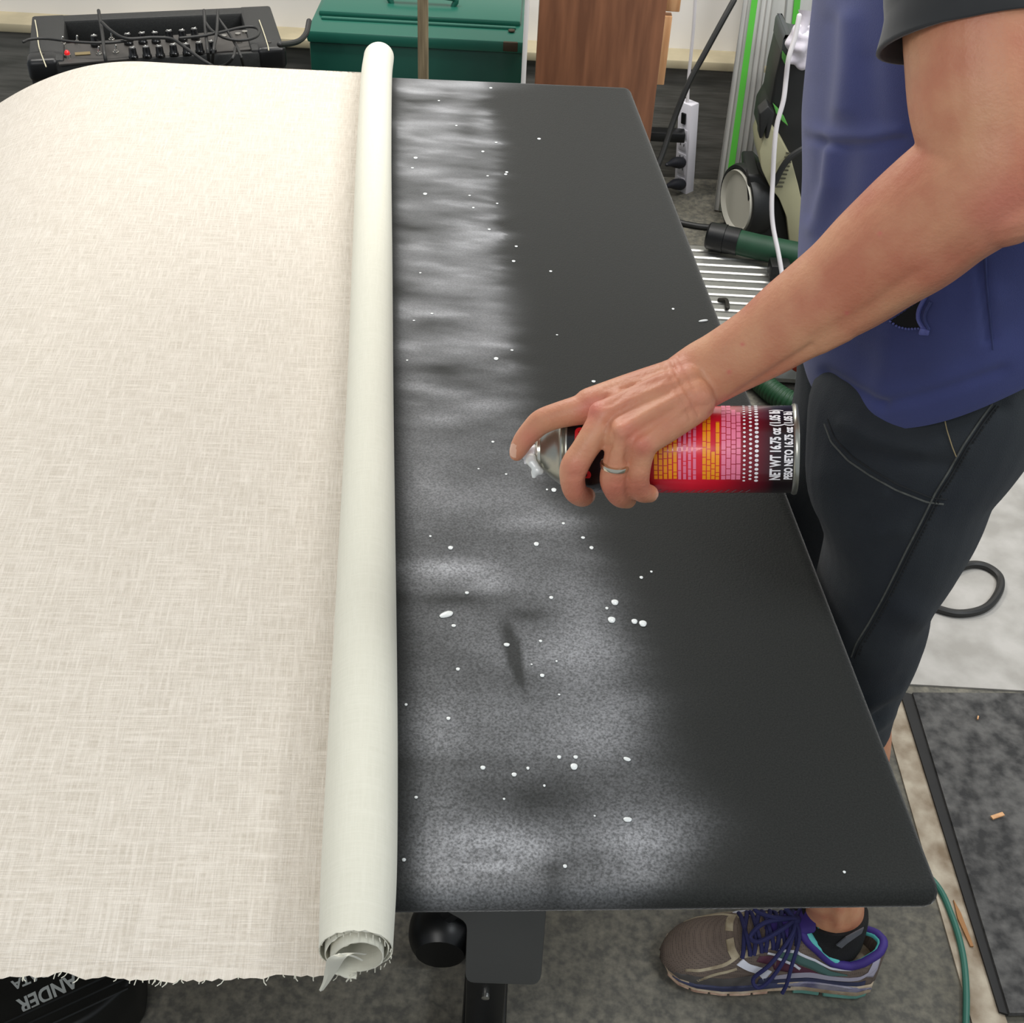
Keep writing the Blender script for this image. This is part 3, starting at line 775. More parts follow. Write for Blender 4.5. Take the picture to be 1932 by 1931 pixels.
cable('white_cable', [(1297, 193), (1299, 150), (1304, 100), (1309, 45), (1313, -20)], None, .0045, 'thin white cable rising from the top of the power strip', white_c, ys=[YS - .005, YS, YS, YS, YS])
cable('black_cable', [(1238, 320), (1252, 285), (1272, 225), (1298, 160), (1330, 100), (1360, 45), (1385, 0)], None, .0075, 'thick black cable running diagonally up past the power strip', ys=[2.95, 2.97, 3.0, 3.02, 3.04, 3.06, 3.08])

# ------------------------------------------------------------------ guide rails
alu = mat('satin_aluminium', (188, 187, 182), .36, .75, var=.08, vscale=3, stretch=(30, 30, 1))
alu_w = mat('pale_anodised_aluminium', (190, 190, 186), .35, .1, var=.06, vscale=3, stretch=(20, 20, 1))
green_s = mat('bright_green_strip', (84, 184, 60), .5)
def rail(tl, tr, bl, br, g0_, g1_, ridges, label):
    tr = tl + (br - bl) * (.84 if len(ridges) > 3 else .92)
    r = thing('guide_rail', label, 'guide rail', ((bl + br) / 2))
    nn = nrm(np.cross(br - bl, tl - bl)); nn = nn if nn[1] > 0 else -nn
    L_ = lambda u, v, w=0: (bl + (br - bl) * u) * (1 - v) + (tl + (tr - tl) * u) * v - nn * w
    b = build('profile', MB().prism([L_(0, 0), L_(1, 0), L_(1, 1), L_(0, 1)], nn * .006), alu_w, r, bevel=.001)
    build('green_strip', MB().prism([L_(g0_, 0.004, .006), L_(g1_, 0.004, .006), L_(g1_, 1, .006), L_(g0_, 1, .006)], nn * .008), green_s, r, smooth=False)
    for u in ridges:
        build('ridge', MB().prism([L_(u, 0, .004), L_(u + .035, 0, .004), L_(u + .035, 1, .004), L_(u, 1, .004)], nn * .005), alu, r, bevel=.0008)
    return r
up = lambda b, t, k: b + (t - b) * k
def railpts(xb, yb, xt, yt, yw0, k=3.0):
    b = on_z(xb, yb, 0.004); t = on_y(xt, yt, yw0); return b, b + (t - b) * k
b1, t1 = railpts(1346, 396, 1396, 45, 3.20, 1.6); b2, t2 = railpts(1404, 405, 1443, 45, 3.22, 1.6)
rail(t1, t2, b1, b2, .28, .48, (.0, .16, .6, .78, .96), 'aluminium guide rail with a green strip leaning on the wall beside the power strip')
b1, t1 = railpts(1412, 352, 1440, 45, 3.29, 1.4); b2, t2 = railpts(1505, 354, 1525, 45, 3.30, 1.4)
rail(t1, t2, b1, b2, .56, .68, (.0, .4, .95), 'second aluminium guide rail standing partly behind the dust extractor')

# ------------------------------------------------------------------ dust extractor
wc = on_z(1411, 377, .098)
YV = wc[1] - .05
ext_black = mat('extractor_black', (30, 31, 31), .5, var=.25, vscale=12)
ext_grey = mat('extractor_dark_grey', (62, 66, 68), .5)
ext_beige = mat('extractor_beige', (172, 168, 136), .5, var=.08, vscale=6)
vz = on_y(1480, 440, YV)
vac = thing('dust_extractor', 'black and beige dust extractor with a large wheel standing by the wall', 'dust extractor', (.68, YV, 0))
def sil(pts, Y, depth, name, m, parent=vac, bev=.008, k=3):
    P = [on_y(x, y, Y) for x, y in rounded(pts)]
    P = [A(p[0], p[1], max(p[2], .004)) for p in P]
    return build(name, MB().prism(P, (0, depth, 0)), m, parent, bevel=bev, bseg=k)
sil([(1478, 82, 8), (1462, 150), (1454, 198, 4), (1440, 222, 4), (1434, 262), (1452, 245), (1470, 300), (1500, 360), (1516, 420), (1580, 420), (1580, 90)], YV, .15, 'motor_housing', ext_black)
sil([(1479, 66, 10), (1474, 100), (1520, 112), (1582, 130), (1582, 104), (1500, 84), (1490, 66, 6)], YV - .012, .15, 'top_rim', ext_grey)
hop = sil([(1442, 258), (1452, 236, 4), (1474, 264), (1492, 298), (1506, 350), (1518, 405), (1560, 478), (1490, 478), (1484, 410), (1470, 375, 6), (1452, 352), (1436, 318, 8), (1433, 285)], YV - .035, .15, 'hopper', ext_beige)
sil([(1432, 330), (1452, 350), (1474, 382), (1488, 430), (1492, 474), (1412, 470), (1410, 330)], YV - .01, .15, 'base', ext_black)
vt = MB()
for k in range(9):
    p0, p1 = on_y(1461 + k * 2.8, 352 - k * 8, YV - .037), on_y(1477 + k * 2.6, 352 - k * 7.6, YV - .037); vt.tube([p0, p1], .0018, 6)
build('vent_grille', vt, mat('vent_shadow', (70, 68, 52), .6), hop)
sil([(1433, 215), (1450, 200), (1462, 214), (1450, 262), (1444, 262), (1446, 240), (1438, 262), (1433, 262)], YV - .045, .05, 'latch', ext_black, bev=.004)
lg_m = mat('green_badge', (86, 160, 70), .5)
for poly_, nm in (([(1459, 197), (1469, 207), (1480, 222), (1487, 238), (1476, 229), (1464, 214)], 'badge'), ([(1476, 96), (1484, 106), (1490, 124), (1484, 128), (1476, 112)], 'badge')):
    sil(poly_, YV - .016 if poly_[0][1] > 150 else YV - .016, .012, nm, lg_m, bev=.001)
handle_p = [on_y(x, y, YV - .06) for x, y in ((1462, 345), (1475, 318), (1490, 298), (1508, 285), (1518, 280))]
build('carry_strap', MB().tube(spline(handle_p, 5), .008, 8, round_caps=True), ext_black, vac)
waxis = nrm(A(-.93, -.36, 0))
RW = .096
wh = build('wheel', MB().lathe([(-.030, .04), (-.034, RW * .9), (-.026, RW * .985), (0, RW), (.024, RW), (.033, RW * .96), (.034, RW * .88), (.018, RW * .85), (.018, .02)], wc - waxis * .0, waxis, 48), ext_black, vac)
build('hubcap', MB().lathe([(.028, RW * .86), (.038, RW * .83), (.034, RW * .78), (.026, RW * .72), (.024, .001)], wc, waxis, 40), mat('pale_grey_hub', (186, 184, 172), .5), wh)
# white bag hanging at the top of the extractor and the white cord
bagm = mat('white_plastic_bag', (214, 208, 218), .35, var=.12, vscale=30, bump=.6, bscale=40)
bg = MB(); cq = on_y(1512, 88, YV - .045)
bV, bF, bN = modded(MB().sphere(cq, .042, 20, (.8, .5, 1.25)).v, MB().sphere(cq, .042, 20, (.8, .5, 1.25)).f, [('SUBSURF', dict(levels=2, render_levels=2))])
for i in range(len(bV)): bV[i] += bN[i] * .014 * noise.noise(Vector(bV[i] * 38))
bg.add(bV, bF); bg.tube(spline([on_y(1509, 70, YV - .045), on_y(1516, 50, YV - .04), on_y(1522, 20, YV - .03)], 4), [.016, .015, .014, .013, .012, .012, .013, .016, .02], 12)
tag(build('plastic_bag', bg, bagm), 'crumpled white plastic bag hung above the dust extractor', 'bag')
build('release_handle', MB().tube([on_y(1516, 73, YV - .03), on_y(1534, 76, YV - .03)], .009, 10, round_caps=True), mat('light_green_plastic', (140, 220, 110), .4), vac)['label'] = 'bright green release handle'
cable('white_cable', [(1508, 30), (1500, 70), (1488, 110), (1483, 150), (1478, 190), (1466, 235), (1461, 280), (1458, 340), (1456, 390), (1459, 430), (1470, 485), (1476, 525), (1478, 570)], None, .0055, 'white cord hanging in a wavy line in front of the dust extractor', white_c, cat='cable',
      ys=[2.74, 2.73, 2.72, 2.72, 2.71, 2.70, 2.69, 2.68, 2.66, 2.64, 2.6, 2.57, 2.52])

# ------------------------------------------------------------------ ribbed aluminium, hoses, cables on the floor
def ribbed():
    mb = MB(); z0, z1 = .012, .058
    Yn, Yf = on_z(1450, 700, .04)[1], on_z(1400, 467, .058)[1]
    x0, x1 = .25, .92; prof = []
    n = 15; p = (Yf - Yn) / n
    for i in range(n):
        y = Yn + i * p
        prof += [(y + p * .06, z1), (y + p * .16, z1 + .003), (y + p * .72, z1 + .003), (y + p * .82, z1), (y + p * .84, z1 - .012), (y + p * .98, z1 - .012)]
    prof = [(Yn, z0), (Yn, z1 - .002)] + prof + [(Yf, z1 - .002), (Yf, z0)]
    mb.prism([A(x0, y, z) for y, z in prof], (x1 - x0, 0, 0)); return mb, Yn, Yf
rb, Yn, Yf = ribbed()
ribo = thing('ribbed_aluminium_sheet', 'shiny ribbed aluminium sheet lying flat on the floor behind the forearm', 'aluminium sheet', (.58, (Yn + Yf) / 2, .012))
build('sheet', rb, alu, ribo, smooth=False)
q = on_z(1369, 574, .064)
cl = build('clamp', MB().tube(spline([q + A(-.012, .018, 0), q + A(0, .012, .004), q + A(.003, 0, .003), q + A(.002, -.02, .002)], 4), .0055, 8, round_caps=True), mat('dark_clamp', (52, 50, 44), .5, .4), ribo)
build('edge_lip', MB().box((.585, Yn - .008, .045), (.67, .014, .03)), alu_w, ribo, bevel=.003)
q = on_z(1512, 690, .075)
tag(build('red_knob', MB().lathe([(0, .02), (.006, .022), (.02, .021), (.026, .012)], q - A(0, -.01, .012), (0, 0, 1), 20), mat('dull_red_plastic', (150, 48, 26), .5)), 'dull red knob on the aluminium sheet by the fleece hem', 'knob')
for i, xx in enumerate((.3, .88)):
    tag(build('wooden_block', MB().box((xx, (Yn + Yf) / 2, .006), (.06, Yf - Yn - .02, .012)), wood), ['wooden spacer block under the left end of the aluminium sheet', 'wooden spacer block under the right end of the aluminium sheet'][i], 'block')
hg = mat('dark_green_hose', (18, 66, 42), .55, var=.2, vscale=20)
zh = .101
hose = thing('vacuum_hose', 'dark green straight suction hose with a black cuff above the aluminium sheet', 'hose', on_z(1420, 470, .064))
build('tube', MB().tube([on_z(1372, 452, zh), on_z(1430, 466, zh), on_z(1500, 480, zh), on_z(1600, 500, zh)], .031, 20), hg, hose)
e_ = on_z(1372, 452, zh); dd = nrm(on_z(1372, 452, zh) - on_z(1500, 480, zh))
build('cuff', MB().tube([e_ - dd * .03, e_ + dd * .005, e_ + dd * .006, e_ + dd * .045, e_ + dd * .05], [.034, .034, .036, .034, .030], 20), black_pl, hose)
build('clip', MB().box(on_z(1470, 508, .088), (.05, .05, .04)), black_pl, hose, bevel=.006)
def corrugated(P, r, m, name, label, cat='hose', pitch=.0085):
    P = spline(P, 10); L_ = 0; pts = [P[0]]
    D = [0]
    for a, b in zip(P[:-1], P[1:]): D.append(D[-1] + np.linalg.norm(b - a))
    n = int(D[-1] / pitch * 4); out = []; rr = []
    for i in range(n + 1):
        t = D[-1] * i / n; out.append(A(*[np.interp(t, D, [p[k] for p in P]) for k in range(3)])); rr.append(r * (1 if (i % 4) in (0, 1) else .86))
    return tag(build(name, MB().tube(out, rr, 20), m, angle=60), label, cat)
zr = .028
corrugated([on_z(1420, 704, zr), on_z(1440, 724, zr), on_z(1464, 744, zr), on_z(1500, 762, zr), on_z(1560, 772, zr), on_z(1640, 770, zr)], .0255, mat('green_corrugated', (16, 62, 32), .5), 'corrugated_hose', 'green corrugated hose curving on the floor above the spray can base')
cable('black_cable', [(1478, 702), (1496, 708), (1512, 722), (1520, 745), (1522, 772)], .008, .007, 'black cable curving on the floor beside the green corrugated hose')
cable('black_cable', [(1276, 418), (1300, 424), (1340, 429), (1380, 423), (1420, 420)], .008, .008, 'black cable lying on the floor below the power strip')
cable('grey_cable', [(1700, 1120), (1760, 1146), (1810, 1158), (1858, 1148), (1884, 1118), (1886, 1090), (1862, 1070), (1830, 1066), (1790, 1080)], .009, .0075, 'grey cable curled in a loop on the pale floor behind the leg')
gh = mat('teal_green_cord', (40, 98, 84), .45)
cable('green_cable', [(1700, 1610), (1765, 1668), (1796, 1730), (1816, 1800), (1823, 1870), (1822, 1950)], .006, .0046, 'thin green cord on the floor to the right of the running shoe', gh)
# rubber mat with a dark edge
mm_ = mat('black_speckled_mat', (92, 91, 89), .85, rgb2=(44, 44, 44), vscale=42, bump=.9, bscale=150, detail=10)
a0, a1 = on_z(1722, 1307, .012), on_z(2050, 1309, .012)
b0 = on_z(1905, 1912, .012); b1_ = A(1.9, b0[1], .012)
a1 = a0 + nrm(a1 - a0) * 1.1; b1_ = b0 + nrm(a1 - a0) * 1.1
matt = thing('floor_mat', 'black speckled rubber mat on the floor at the right edge', 'mat', ((a0 + b0) / 2 - A(0, 0, .010)))
build('mat_surface', MB().prism([a0 - A(0, 0, .008), a1 - A(0, 0, .008), b1_ - A(0, 0, .008), b0 - A(0, 0, .008)], (0, 0, .008)), mm_, matt, smooth=False)
e0_, e1_ = on_z(1697, 1307, .004), on_z(1884, 1912, .004)
build('edge_strip', MB().prism([A(*a0[:2], .0038), A(*b0[:2], .0038), A(*e1_[:2], .0038), A(*e0_[:2], .0038)], (0, 0, .004)), black_mt, matt, smooth=False)
for (x, y, l, an, lab) in [(1882, 1540, .022, .4, 'pale wood chip on the rubber mat near the right edge'), (1845, 1355, .008, 1.2, 'tiny pale chip on the rubber mat near its far edge'), (1502, 2, .01, 0, None)]:
    if lab is None: continue
    q = on_z(x, y, .0165); tag(build('wood_chip', MB().box(q, (l, l * .3, .003), np.array(Matrix.Rotation(an, 3, 'Z'))), pine, bevel=.0006), lab, 'wood chip')
q = on_z(1815, 1735, .004)
pst = [on_z(1798, 1700, .0032), on_z(1812, 1725, .0032), on_z(1836, 1788, .0032), on_z(1830, 1788, .0032), on_z(1806, 1735, .0032)]
tag(build('wood_sliver', MB().prism(pst, (0, 0, .003)), mat('orange_brown_wood', (150, 106, 62), .7)), 'orange brown wood sliver on the pale strip beside the mat', 'wood sliver')

# ------------------------------------------------------------------ black case with white lettering, lower left
zc = .10
o0 = on_z(125, 1850, zc); exx = nrm(on_z(50, 1884, zc) - o0); eyy = A(exx[1], -exx[0], 0)
if (on_z(60, 1800, zc) - o0) @ eyy > 0: eyy = -eyy
case = thing('tool_case', 'black case with white upside-down lettering below the near edge of the fabric', 'case', (o0[0], o0[1], 0))
cm = mat('black_case_plastic', (22, 23, 22), .42, var=.3, vscale=30)
up_ = -eyy
Rc = np.stack([-exx, up_ * 1.0, A(0, 0, 1)], 1)
end = on_z(296, 1868, zc)
# outline of the case in its own axes: u along exx (away from the tip), v across
tip_u = (end - o0) @ exx
def cp_(u, v, z): return A(*(o0[:2] + (exx * u + eyy * v)[:2]), z)
vv = [(tip_u, -.012), (tip_u + .02, .040), (tip_u + .08, .062), (.45, .062), (.45, -.20), (tip_u + .10, -.20), (tip_u + .03, -.10)]
pv = rounded([(u, v, .02) for u, v in vv])
build('shell', MB().prism([cp_(u, v, 0) for u, v in pv], (0, 0, zc)), cm, case, bevel=.006, bseg=3)
for v in (.018, .032, .046):
    build('rib', MB().tube([cp_(tip_u + .03, v, zc), cp_(.44, v, zc)], .0022, 6), cm, case)
lett = mat('pale_grey_lettering', (184, 190, 188), .5)
def lettering(s, x0, y0, x1, y1, hpx, name, shift=0., xs=1.):
    V, Fs = text_mesh(s, 1, .03, 1); w = max(v[0] for v in V); P0 = on_z(x0, y0, zc); P1 = on_z(x1, y1, zc)
    e = P1 - P0; ln = np.linalg.norm(e); e = e / ln; u = A(e[1], -e[0], 0)
    u = -u if (on_z(x0, y0 + 10, zc) - P0) @ u < 0 else u
    # upside down: text runs from right to left and its tops point towards the viewer
    h = hpx * proj(P0)[0][2] / FPX * 1.15
    mb = MB().add([P0 + e * v[0] / w * ln + u * v[1] / .7 * h + A(0, 0, .0006) for v in V], Fs)
    return build(name, mb, lett, case, smooth=False)
lettering('ANDER', 140, 1838, 30, 1890, 27, 'lettering')
lettering('RATA', 88, 1826, 20, 1854, 17, 'lettering')

# ------------------------------------------------------------------ spray can
CA, CB = at_d(1002, 850, .935), at_d(1490, 848, .905)
cax = nrm(CB - CA); toc = nrm(CAM - (CA + CB) / 2); toc = nrm(toc - cax * np.dot(toc, cax)); cup = np.cross(toc, cax); cup = cup if cup[2] > 0 else -cup
PXM = np.linalg.norm(CB - CA) / 488.0           # metres along the can per photo pixel
can = thing('spray_can', 'red and black spray adhesive can held sideways above the table, nozzle to the left', 'spray can', CA)
can.rotation_mode = 'QUATERNION'
RC = Matrix([[cax[i], cup[i], toc[i]] for i in range(3)])
can.rotation_quaternion = RC.to_quaternion()
def cx_(px): return (px - 1002) * PXM
CR = .0325
tin = mat('brushed_tin', (176, 176, 166), .3, .9, var=.1, vscale=20)
def lathe_x(prof, seg=64): return MB().lathe([(x, r) for x, r in prof], (0, 0, 0), A(1, 0, 0), seg)
def label_material():
    m = bpy.data.materials.new('printed_label'); m.use_nodes = True; nt = m.node_tree; N = nt.nodes; L = nt.links; b = N['Principled BSDF']
    b.inputs['Roughness'].default_value = .28; b.inputs['Coat Weight'].default_value = .3
    tc = N.new('ShaderNodeTexCoord'); sp = N.new('ShaderNodeSeparateXYZ'); L.new(tc.outputs['Object'], sp.inputs[0])
    mr = N.new('ShaderNodeMapRange'); mr.inputs['From Min'].default_value = cx_(1080); mr.inputs['From Max'].default_value = cx_(1496)
    L.new(sp.outputs[0], mr.inputs['Value'])
    r = N.new('ShaderNodeValToRGB'); e = r.color_ramp.elements
    stops = [(0, (16, 8, 10)), (.26, (20, 8, 12)), (.33, (150, 12, 34)), (.42, (200, 18, 44)), (.55, (235, 24, 52)), (.66, (214, 18, 44)), (.77, (140, 12, 34)), (.86, (84, 8, 26)), (.91, (24, 6, 14)), (1, (16, 5, 10))]
    e[0].position = 0; e[0].color = (*lin(stops[0][1]), 1); e[1].position = 1; e[1].color = (*lin(stops[-1][1]), 1)
    for p_, c in stops[1:-1]:
        k = e.new(p_); k.color = (*lin(c), 1)
    L.new(mr.outputs[0], r.inputs[0]); L.new(r.outputs[0], b.inputs['Base Color'])
    return m
cbody = build('label', lathe_x([(cx_(1079), CR * .985), (cx_(1081), CR), (cx_(1493), CR), (cx_(1495), CR * .99)]), label_material(), can, local=True)
build('shoulder', lathe_x([(cx_(1024), .0142), (cx_(1027), .0158), (cx_(1040), .0205), (cx_(1055), .0252), (cx_(1062), .0272), (cx_(1065), .0292), (cx_(1067), .0306), (cx_(1070), .0310),
                           (cx_(1072), .0300), (cx_(1074), .0306), (cx_(1077), .0322), (cx_(1080), .0324), (cx_(1082), .0318)]), tin, can, local=True)
build('valve_cup', lathe_x([(cx_(1009), .004), (cx_(1011), .0055), (cx_(1013), .0088), (cx_(1016), .0112), (cx_(1017), .0134), (cx_(1019), .0146), (cx_(1024), .0148), (cx_(1026), .0138)]), mat('bright_valve_cup', (214, 212, 200), .22, .85), can, local=True)
build('base_rim', lathe_x([(cx_(1492), CR), (cx_(1494), CR * 1.03), (cx_(1498), CR * 1.045), (cx_(1502), CR * 1.03), (cx_(1503), CR * .97), (cx_(1496), CR * .9), (cx_(1486), CR * .4), (cx_(1485), .001)]), tin, can, local=True)
act = MB().lathe([(cx_(985), .0028), (cx_(987), .0052), (cx_(1001), .0062), (cx_(1011), .0066)], (0, -.002, 0), A(1, 0, 0), 20)
act.lathe([(0, .0016), (.0045, .0016)], (cx_(993), -.006, .001), A(0, -1, .1), 10)
build('nozzle', act, mat('white_nozzle', (222, 222, 226), .35), can, local=True)
# dried foam hanging from the valve
fm = MB(); LP = lambda px, py, z: (cx_(px), -(py - 850) * PXM, z)
for (px, py, z, r) in [(1006, 866, .010, .0042), (1009, 874, .012, .004), (1014, 880, .0125, .0036), (1019, 888, .013, .0038), (1024, 890, .012, .0030), (1014, 892, .012, .0034), (1012, 899, .012, .0022), (1002, 871, .009, .0032)]:
    fm.sphere(LP(px, py, z), r, 12)
fm.tube([A(*LP(1014, 892, .012)), A(*LP(1010, 903, .012))], [.003, .0006], 10)
fm.tube([A(*LP(1019, 888, .013)), A(*LP(1026, 893, .012))], [.003, .0012], 10)
fV, fF, fN = voxel(fm, .0009, 3)
build('glue_residue', MB().add(fV, fF), drop_m, can, local=True)
white_ink = mat('white_print', (238, 234, 236), .35)
yellow_ink = mat('orange_yellow_print', (250, 158, 18), .4); pink_ink = mat('pink_print', (240, 128, 158), .4); red_ink = mat('red_print', (214, 28, 34), .4)
def on_can(x, s, lift=.00025):      # s: arc length from the line facing the camera, upwards positive
    a = s / CR; return A(x, (CR + lift) * math.sin(a), (CR + lift) * math.cos(a))
def can_text(s, px_base, start, hpx, name, m=white_ink, xs=.78, bold=.02):
    V, Fs = text_mesh(s, 1, bold, xs); h = hpx * PXM / .7
    mb = MB().add([on_can(cx_(px_base) - v[1] * h, start + v[0] * h) for v in V], Fs)
    return build(name, mb, m, cbody, smooth=False, local=True)
S0 = -CR * math.radians(43)
can_text('NET WT 16.75 oz (1.05 lb)', 1468, S0, 18, 'net_weight_lettering', xs=.52, bold=.04)
can_text('PESO NETO 16.75 oz (1.05 lb)', 1489.5, S0 + .0006, 14, 'net_weight_lettering', xs=.56, bold=.045)
can_text('SUPER', 1122, S0 + .002, 26, 'name_lettering', red_ink, xs=1.0, bold=.05)
def print_rows(px0, px1, rows, m, name, s0, s1, dens=.9, skip=None):
    mb = MB(); pitch = (px1 - px0) / rows
    for k in range(rows):
        s = s0 + random.uniform(0, .0004); end = s1 if skip is None else skip[k]
        while s < end:
            l = random.uniform(.0025, .0085); e_ = min(s + l, end); n = max(1, int(l / .002))
            xa, xb = cx_(px0 + pitch * (k + .10)), cx_(px0 + pitch * (k + .10 + dens * .8))
            vs = []; 
            for i in range(n + 1):
                q_ = s + (e_ - s) * i / n; vs += [on_can(xa, q_), on_can(xb, q_)]
            mb.add(vs, [(2 * i, 2 * i + 1, 2 * i + 3, 2 * i + 2) for i in range(n)])
            s = e_ + .00055
    return build(name, mb, m, cbody, smooth=False, local=True)
ET = CR * math.radians(70)
print_rows(1240, 1284, 5, yellow_ink, 'small_print', S0 + .001, ET * .6)
print_rows(1284, 1320, 4, pink_ink, 'small_print', S0 + .0005, ET, .75)
print_rows(1328, 1360, 4, yellow_ink, 'small_print', S0 + .0005, ET, 1.0, [ET, ET * .95, -.001, ET * .55])
print_rows(1362, 1398, 4, pink_ink, 'small_print', S0 + .0005, ET * 1.2, 1.05, [ET * 1.25, ET * 1.2, ET * .9, ET * .8])
dm = MB()
for k in range(22):
    for c_, (px, r, sh) in enumerate(((1404, .00085, 0), (1415, .00095, .0017), (1426, .0012, 0))):
        s = S0 - .0005 + k * .0034 + sh; cen = on_can(cx_(px), s, .0003)
        rr = r; dm.add([on_can(cx_(px) + rr * 1.2 * math.cos(a), s + rr * math.sin(a), .0003) for a in np.linspace(0, 2 * math.pi, 10, endpoint=False)], [tuple(range(10))])
build('dot_pattern', dm, white_ink, cbody, smooth=False, local=True)
bm_ = MB()
for k in range(26):
    x = cx_(1100 + k * 12.6); s = -CR * math.radians(random.uniform(64, 68)); bm_.add([on_can(x, s), on_can(x + .0009, s), on_can(x - .0022, s - .006), on_can(x - .0031, s - .006)], [(0, 1, 2, 3)])
build('bar_pattern', bm_, mat('grey_print', (120, 118, 122), .4), cbody, smooth=False, local=True)

# ------------------------------------------------------------------ person
per = thing('person', 'person in a blue fleece vest and dark trousers holding a spray can over the table', 'person', (.42, .95, 0))
# ---- left arm and hand, fine
arm = MB()
def P3(x, y, d): return at_d(x, y, d)
def seg(pts, flat=1.0, n=6, s=16, caps=True):
    """pts (px, py, depth, radius m)"""
    S = spline(pts, n); pp = [P3(p[0], p[1], p[2]) for p in S]
    return arm.tube(pp, [(p[3], p[3] * flat) for p in S], s, [nrm(CAM - q) for q in pp], round_caps=caps)
# forearm and upper arm: centre px, depth, half width, half thickness
FA = [(1297, 727, .888, .0238, .0190), (1330, 706, .884, .0245, .0200), (1370, 684, .875, .0248, .0212), (1437, 645, .860, .0270, .0245), (1492, 606, .846, .0300, .0275), (1547, 569, .832, .0325, .0300), (1605, 530, .818, .0355, .0330),
      (1662, 484, .800, .0385, .036), (1720, 440, .782, .0410, .038), (1780, 390, .764, .0415, .0395), (1836, 348, .748, .0425, .0410), (1874, 305, .737, .0430, .0425),
      (1878, 250, .732, .0455, .043), (1868, 180, .728, .0470, .0450), (1862, 110, .726, .0470, .046), (1862, 20, .724, .0480, .047), (1880, -90, .728, .0495, .0490), (1905, -220, .745, .053, .052), (1935, -330, .78, .058, .058)]
S = spline(FA, 5); pp_ = [P3(*p[:3]) for p in S]
arm.tube(pp_, [(p[3], p[4]) for p in S], 28, [nrm(CAM - q) for q in pp_], round_caps=True)
seg([(1885, 330, .737, .034), (1893, 372, .738, .030)])   # elbow point
# palm: metacarpals
WR = [(1290, 705, .880, .0130), (1297, 722, .872, .0135), (1307, 744, .868, .0135), (1318, 764, .872, .012)]
MCP = [(1112, 762, .892, .0118), (1137, 786, .866, .0110), (1176, 812, .855, .0105), (1215, 836, .855, .0100)]
for w, m_ in zip(WR, MCP):
    mid = tuple((a + b) / 2 for a, b in zip(w, m_)); mid = (mid[0], mid[1], mid[2] - .003, mid[3] + .0004)
    seg([w, mid, m_], s=16)
for a, b in zip(range(3), range(1, 4)):      # webbing between them
    for t in (.25, .5, .75):
        p_ = [WR[a][k] * (1 - t) + MCP[a][k] * t for k in range(4)]; q_ = [WR[b][k] * (1 - t) + MCP[b][k] * t for k in range(4)]
        m_ = [(p_[k] + q_[k]) / 2 for k in range(4)]; m_[3] = .0105; m_[2] += .0015
        seg([tuple(p_[:3]) + (.0105,), tuple(m_), tuple(q_[:3]) + (.0105,)], n=3, s=12)
# index finger on the nozzle
seg([(1120, 768, .892, .0122), (1085, 776, .893, .0108), (1050, 785, .898, .0098), (1022, 796, .905, .0096), (1004, 812, .912, .0088), (988, 831, .918, .0080), (978, 849, .922, .0070), (975, 856, .924, .0060)], s=18)
# middle
seg([(1140, 792, .866, .0115), (1122, 820, .864, .0104), (1102, 850, .866, .0098), (1084, 880, .872, .0104), (1080, 903, .877, .0094), (1085, 926, .886, .0088), (1098, 937, .900, .0080), (1107, 936, .908, .0068)], s=18)
# ring
seg([(1176, 815, .855, .0112), (1168, 845, .859, .0092), (1160, 875, .864, .0090), (1156, 903, .870, .0096), (1160, 922, .878, .0088), (1170, 937, .890, .0082), (1184, 943, .905, .0070)], s=18)
# little
seg([(1213, 838, .856, .0105), (1208, 866, .862, .0090), (1204, 890, .867, .0088), (1203, 912, .876, .0088), (1211, 928, .886, .0080), (1226, 932, .900, .0068)], s=18)
# thumb, along the far side of the can
seg([(1268, 715, .892, .0145), (1215, 735, .915, .0135), (1165, 762, .945, .0115), (1128, 790, .962, .0105), (1100, 812, .966, .0095), (1085, 822, .966, .0080)], s=18)
aV, aF, aN = voxel(arm, .0016, 5)
FE = []
def st(pts, w, a): FE.append((pts, w, a))
# knuckles, tendons, creases
for (x, y, w, a) in [(1118, 758, 17, .0018), (1138, 782, 13, .0024), (1170, 812, 14, .0030), (1206, 838, 13, .0028), (1022, 790, 16, .0008), (1078, 876, 15, .0014), (1156, 902, 15, .0008), (1203, 905, 13, .0008), (1332, 752, 18, .003)]:
    st([(x, y), (x + 1, y)], w, a)
st([(1262, 705), (1200, 722), (1140, 745)], 6, .0013); st([(1275, 722), (1210, 748), (1148, 775)], 6, .0013)
st([(1285, 745), (1230, 775), (1180, 806)], 6, .0013); st([(1295, 768), (1250, 800), (1212, 832)], 6, .0011)
st([(1250, 715), (1190, 735), (1150, 765)], 5, -.0008); st([(1262, 742), (1210, 768), (1160, 800)], 6, -.0011); st([(1270, 775), (1225, 800), (1190, 825)], 6, -.0011)
st([(1240, 690), (1262, 712), (1240, 732), (1215, 742)], 4, .0006)
st([(1267, 683), (1282, 715), (1302, 750), (1318, 782)], 3.0, -.0016); st([(1280, 675), (1296, 705), (1310, 735)], 3.0, -.0010)
st([(1258, 700), (1272, 728), (1290, 760), (1303, 792)], 2.6, -.0010); st([(1250, 682), (1262, 690)], 3, -.0008)
st([(1345, 782), (1400, 738), (1460, 700), (1530, 655)], 7, -.0022); st([(1375, 775), (1440, 728), (1510, 688), (1600, 640)], 9, .0014)
st([(1560, 660), (1650, 600), (1760, 530), (1850, 475)], 16, .0016); st([(1540, 640), (1640, 585), (1720, 520)], 14, -.0014)
st([(1148, 842), (1146, 858), (1142, 880)], 4, -.0012); st([(1145, 800), (1158, 822), (1150, 845)], 6, -.0018); st([(1185, 828), (1182, 850), (1180, 870)], 5, -.0014)
for y in (900, 905, 911): st([(1190, y), (1216, y + 1)], 2.0, -.0005)
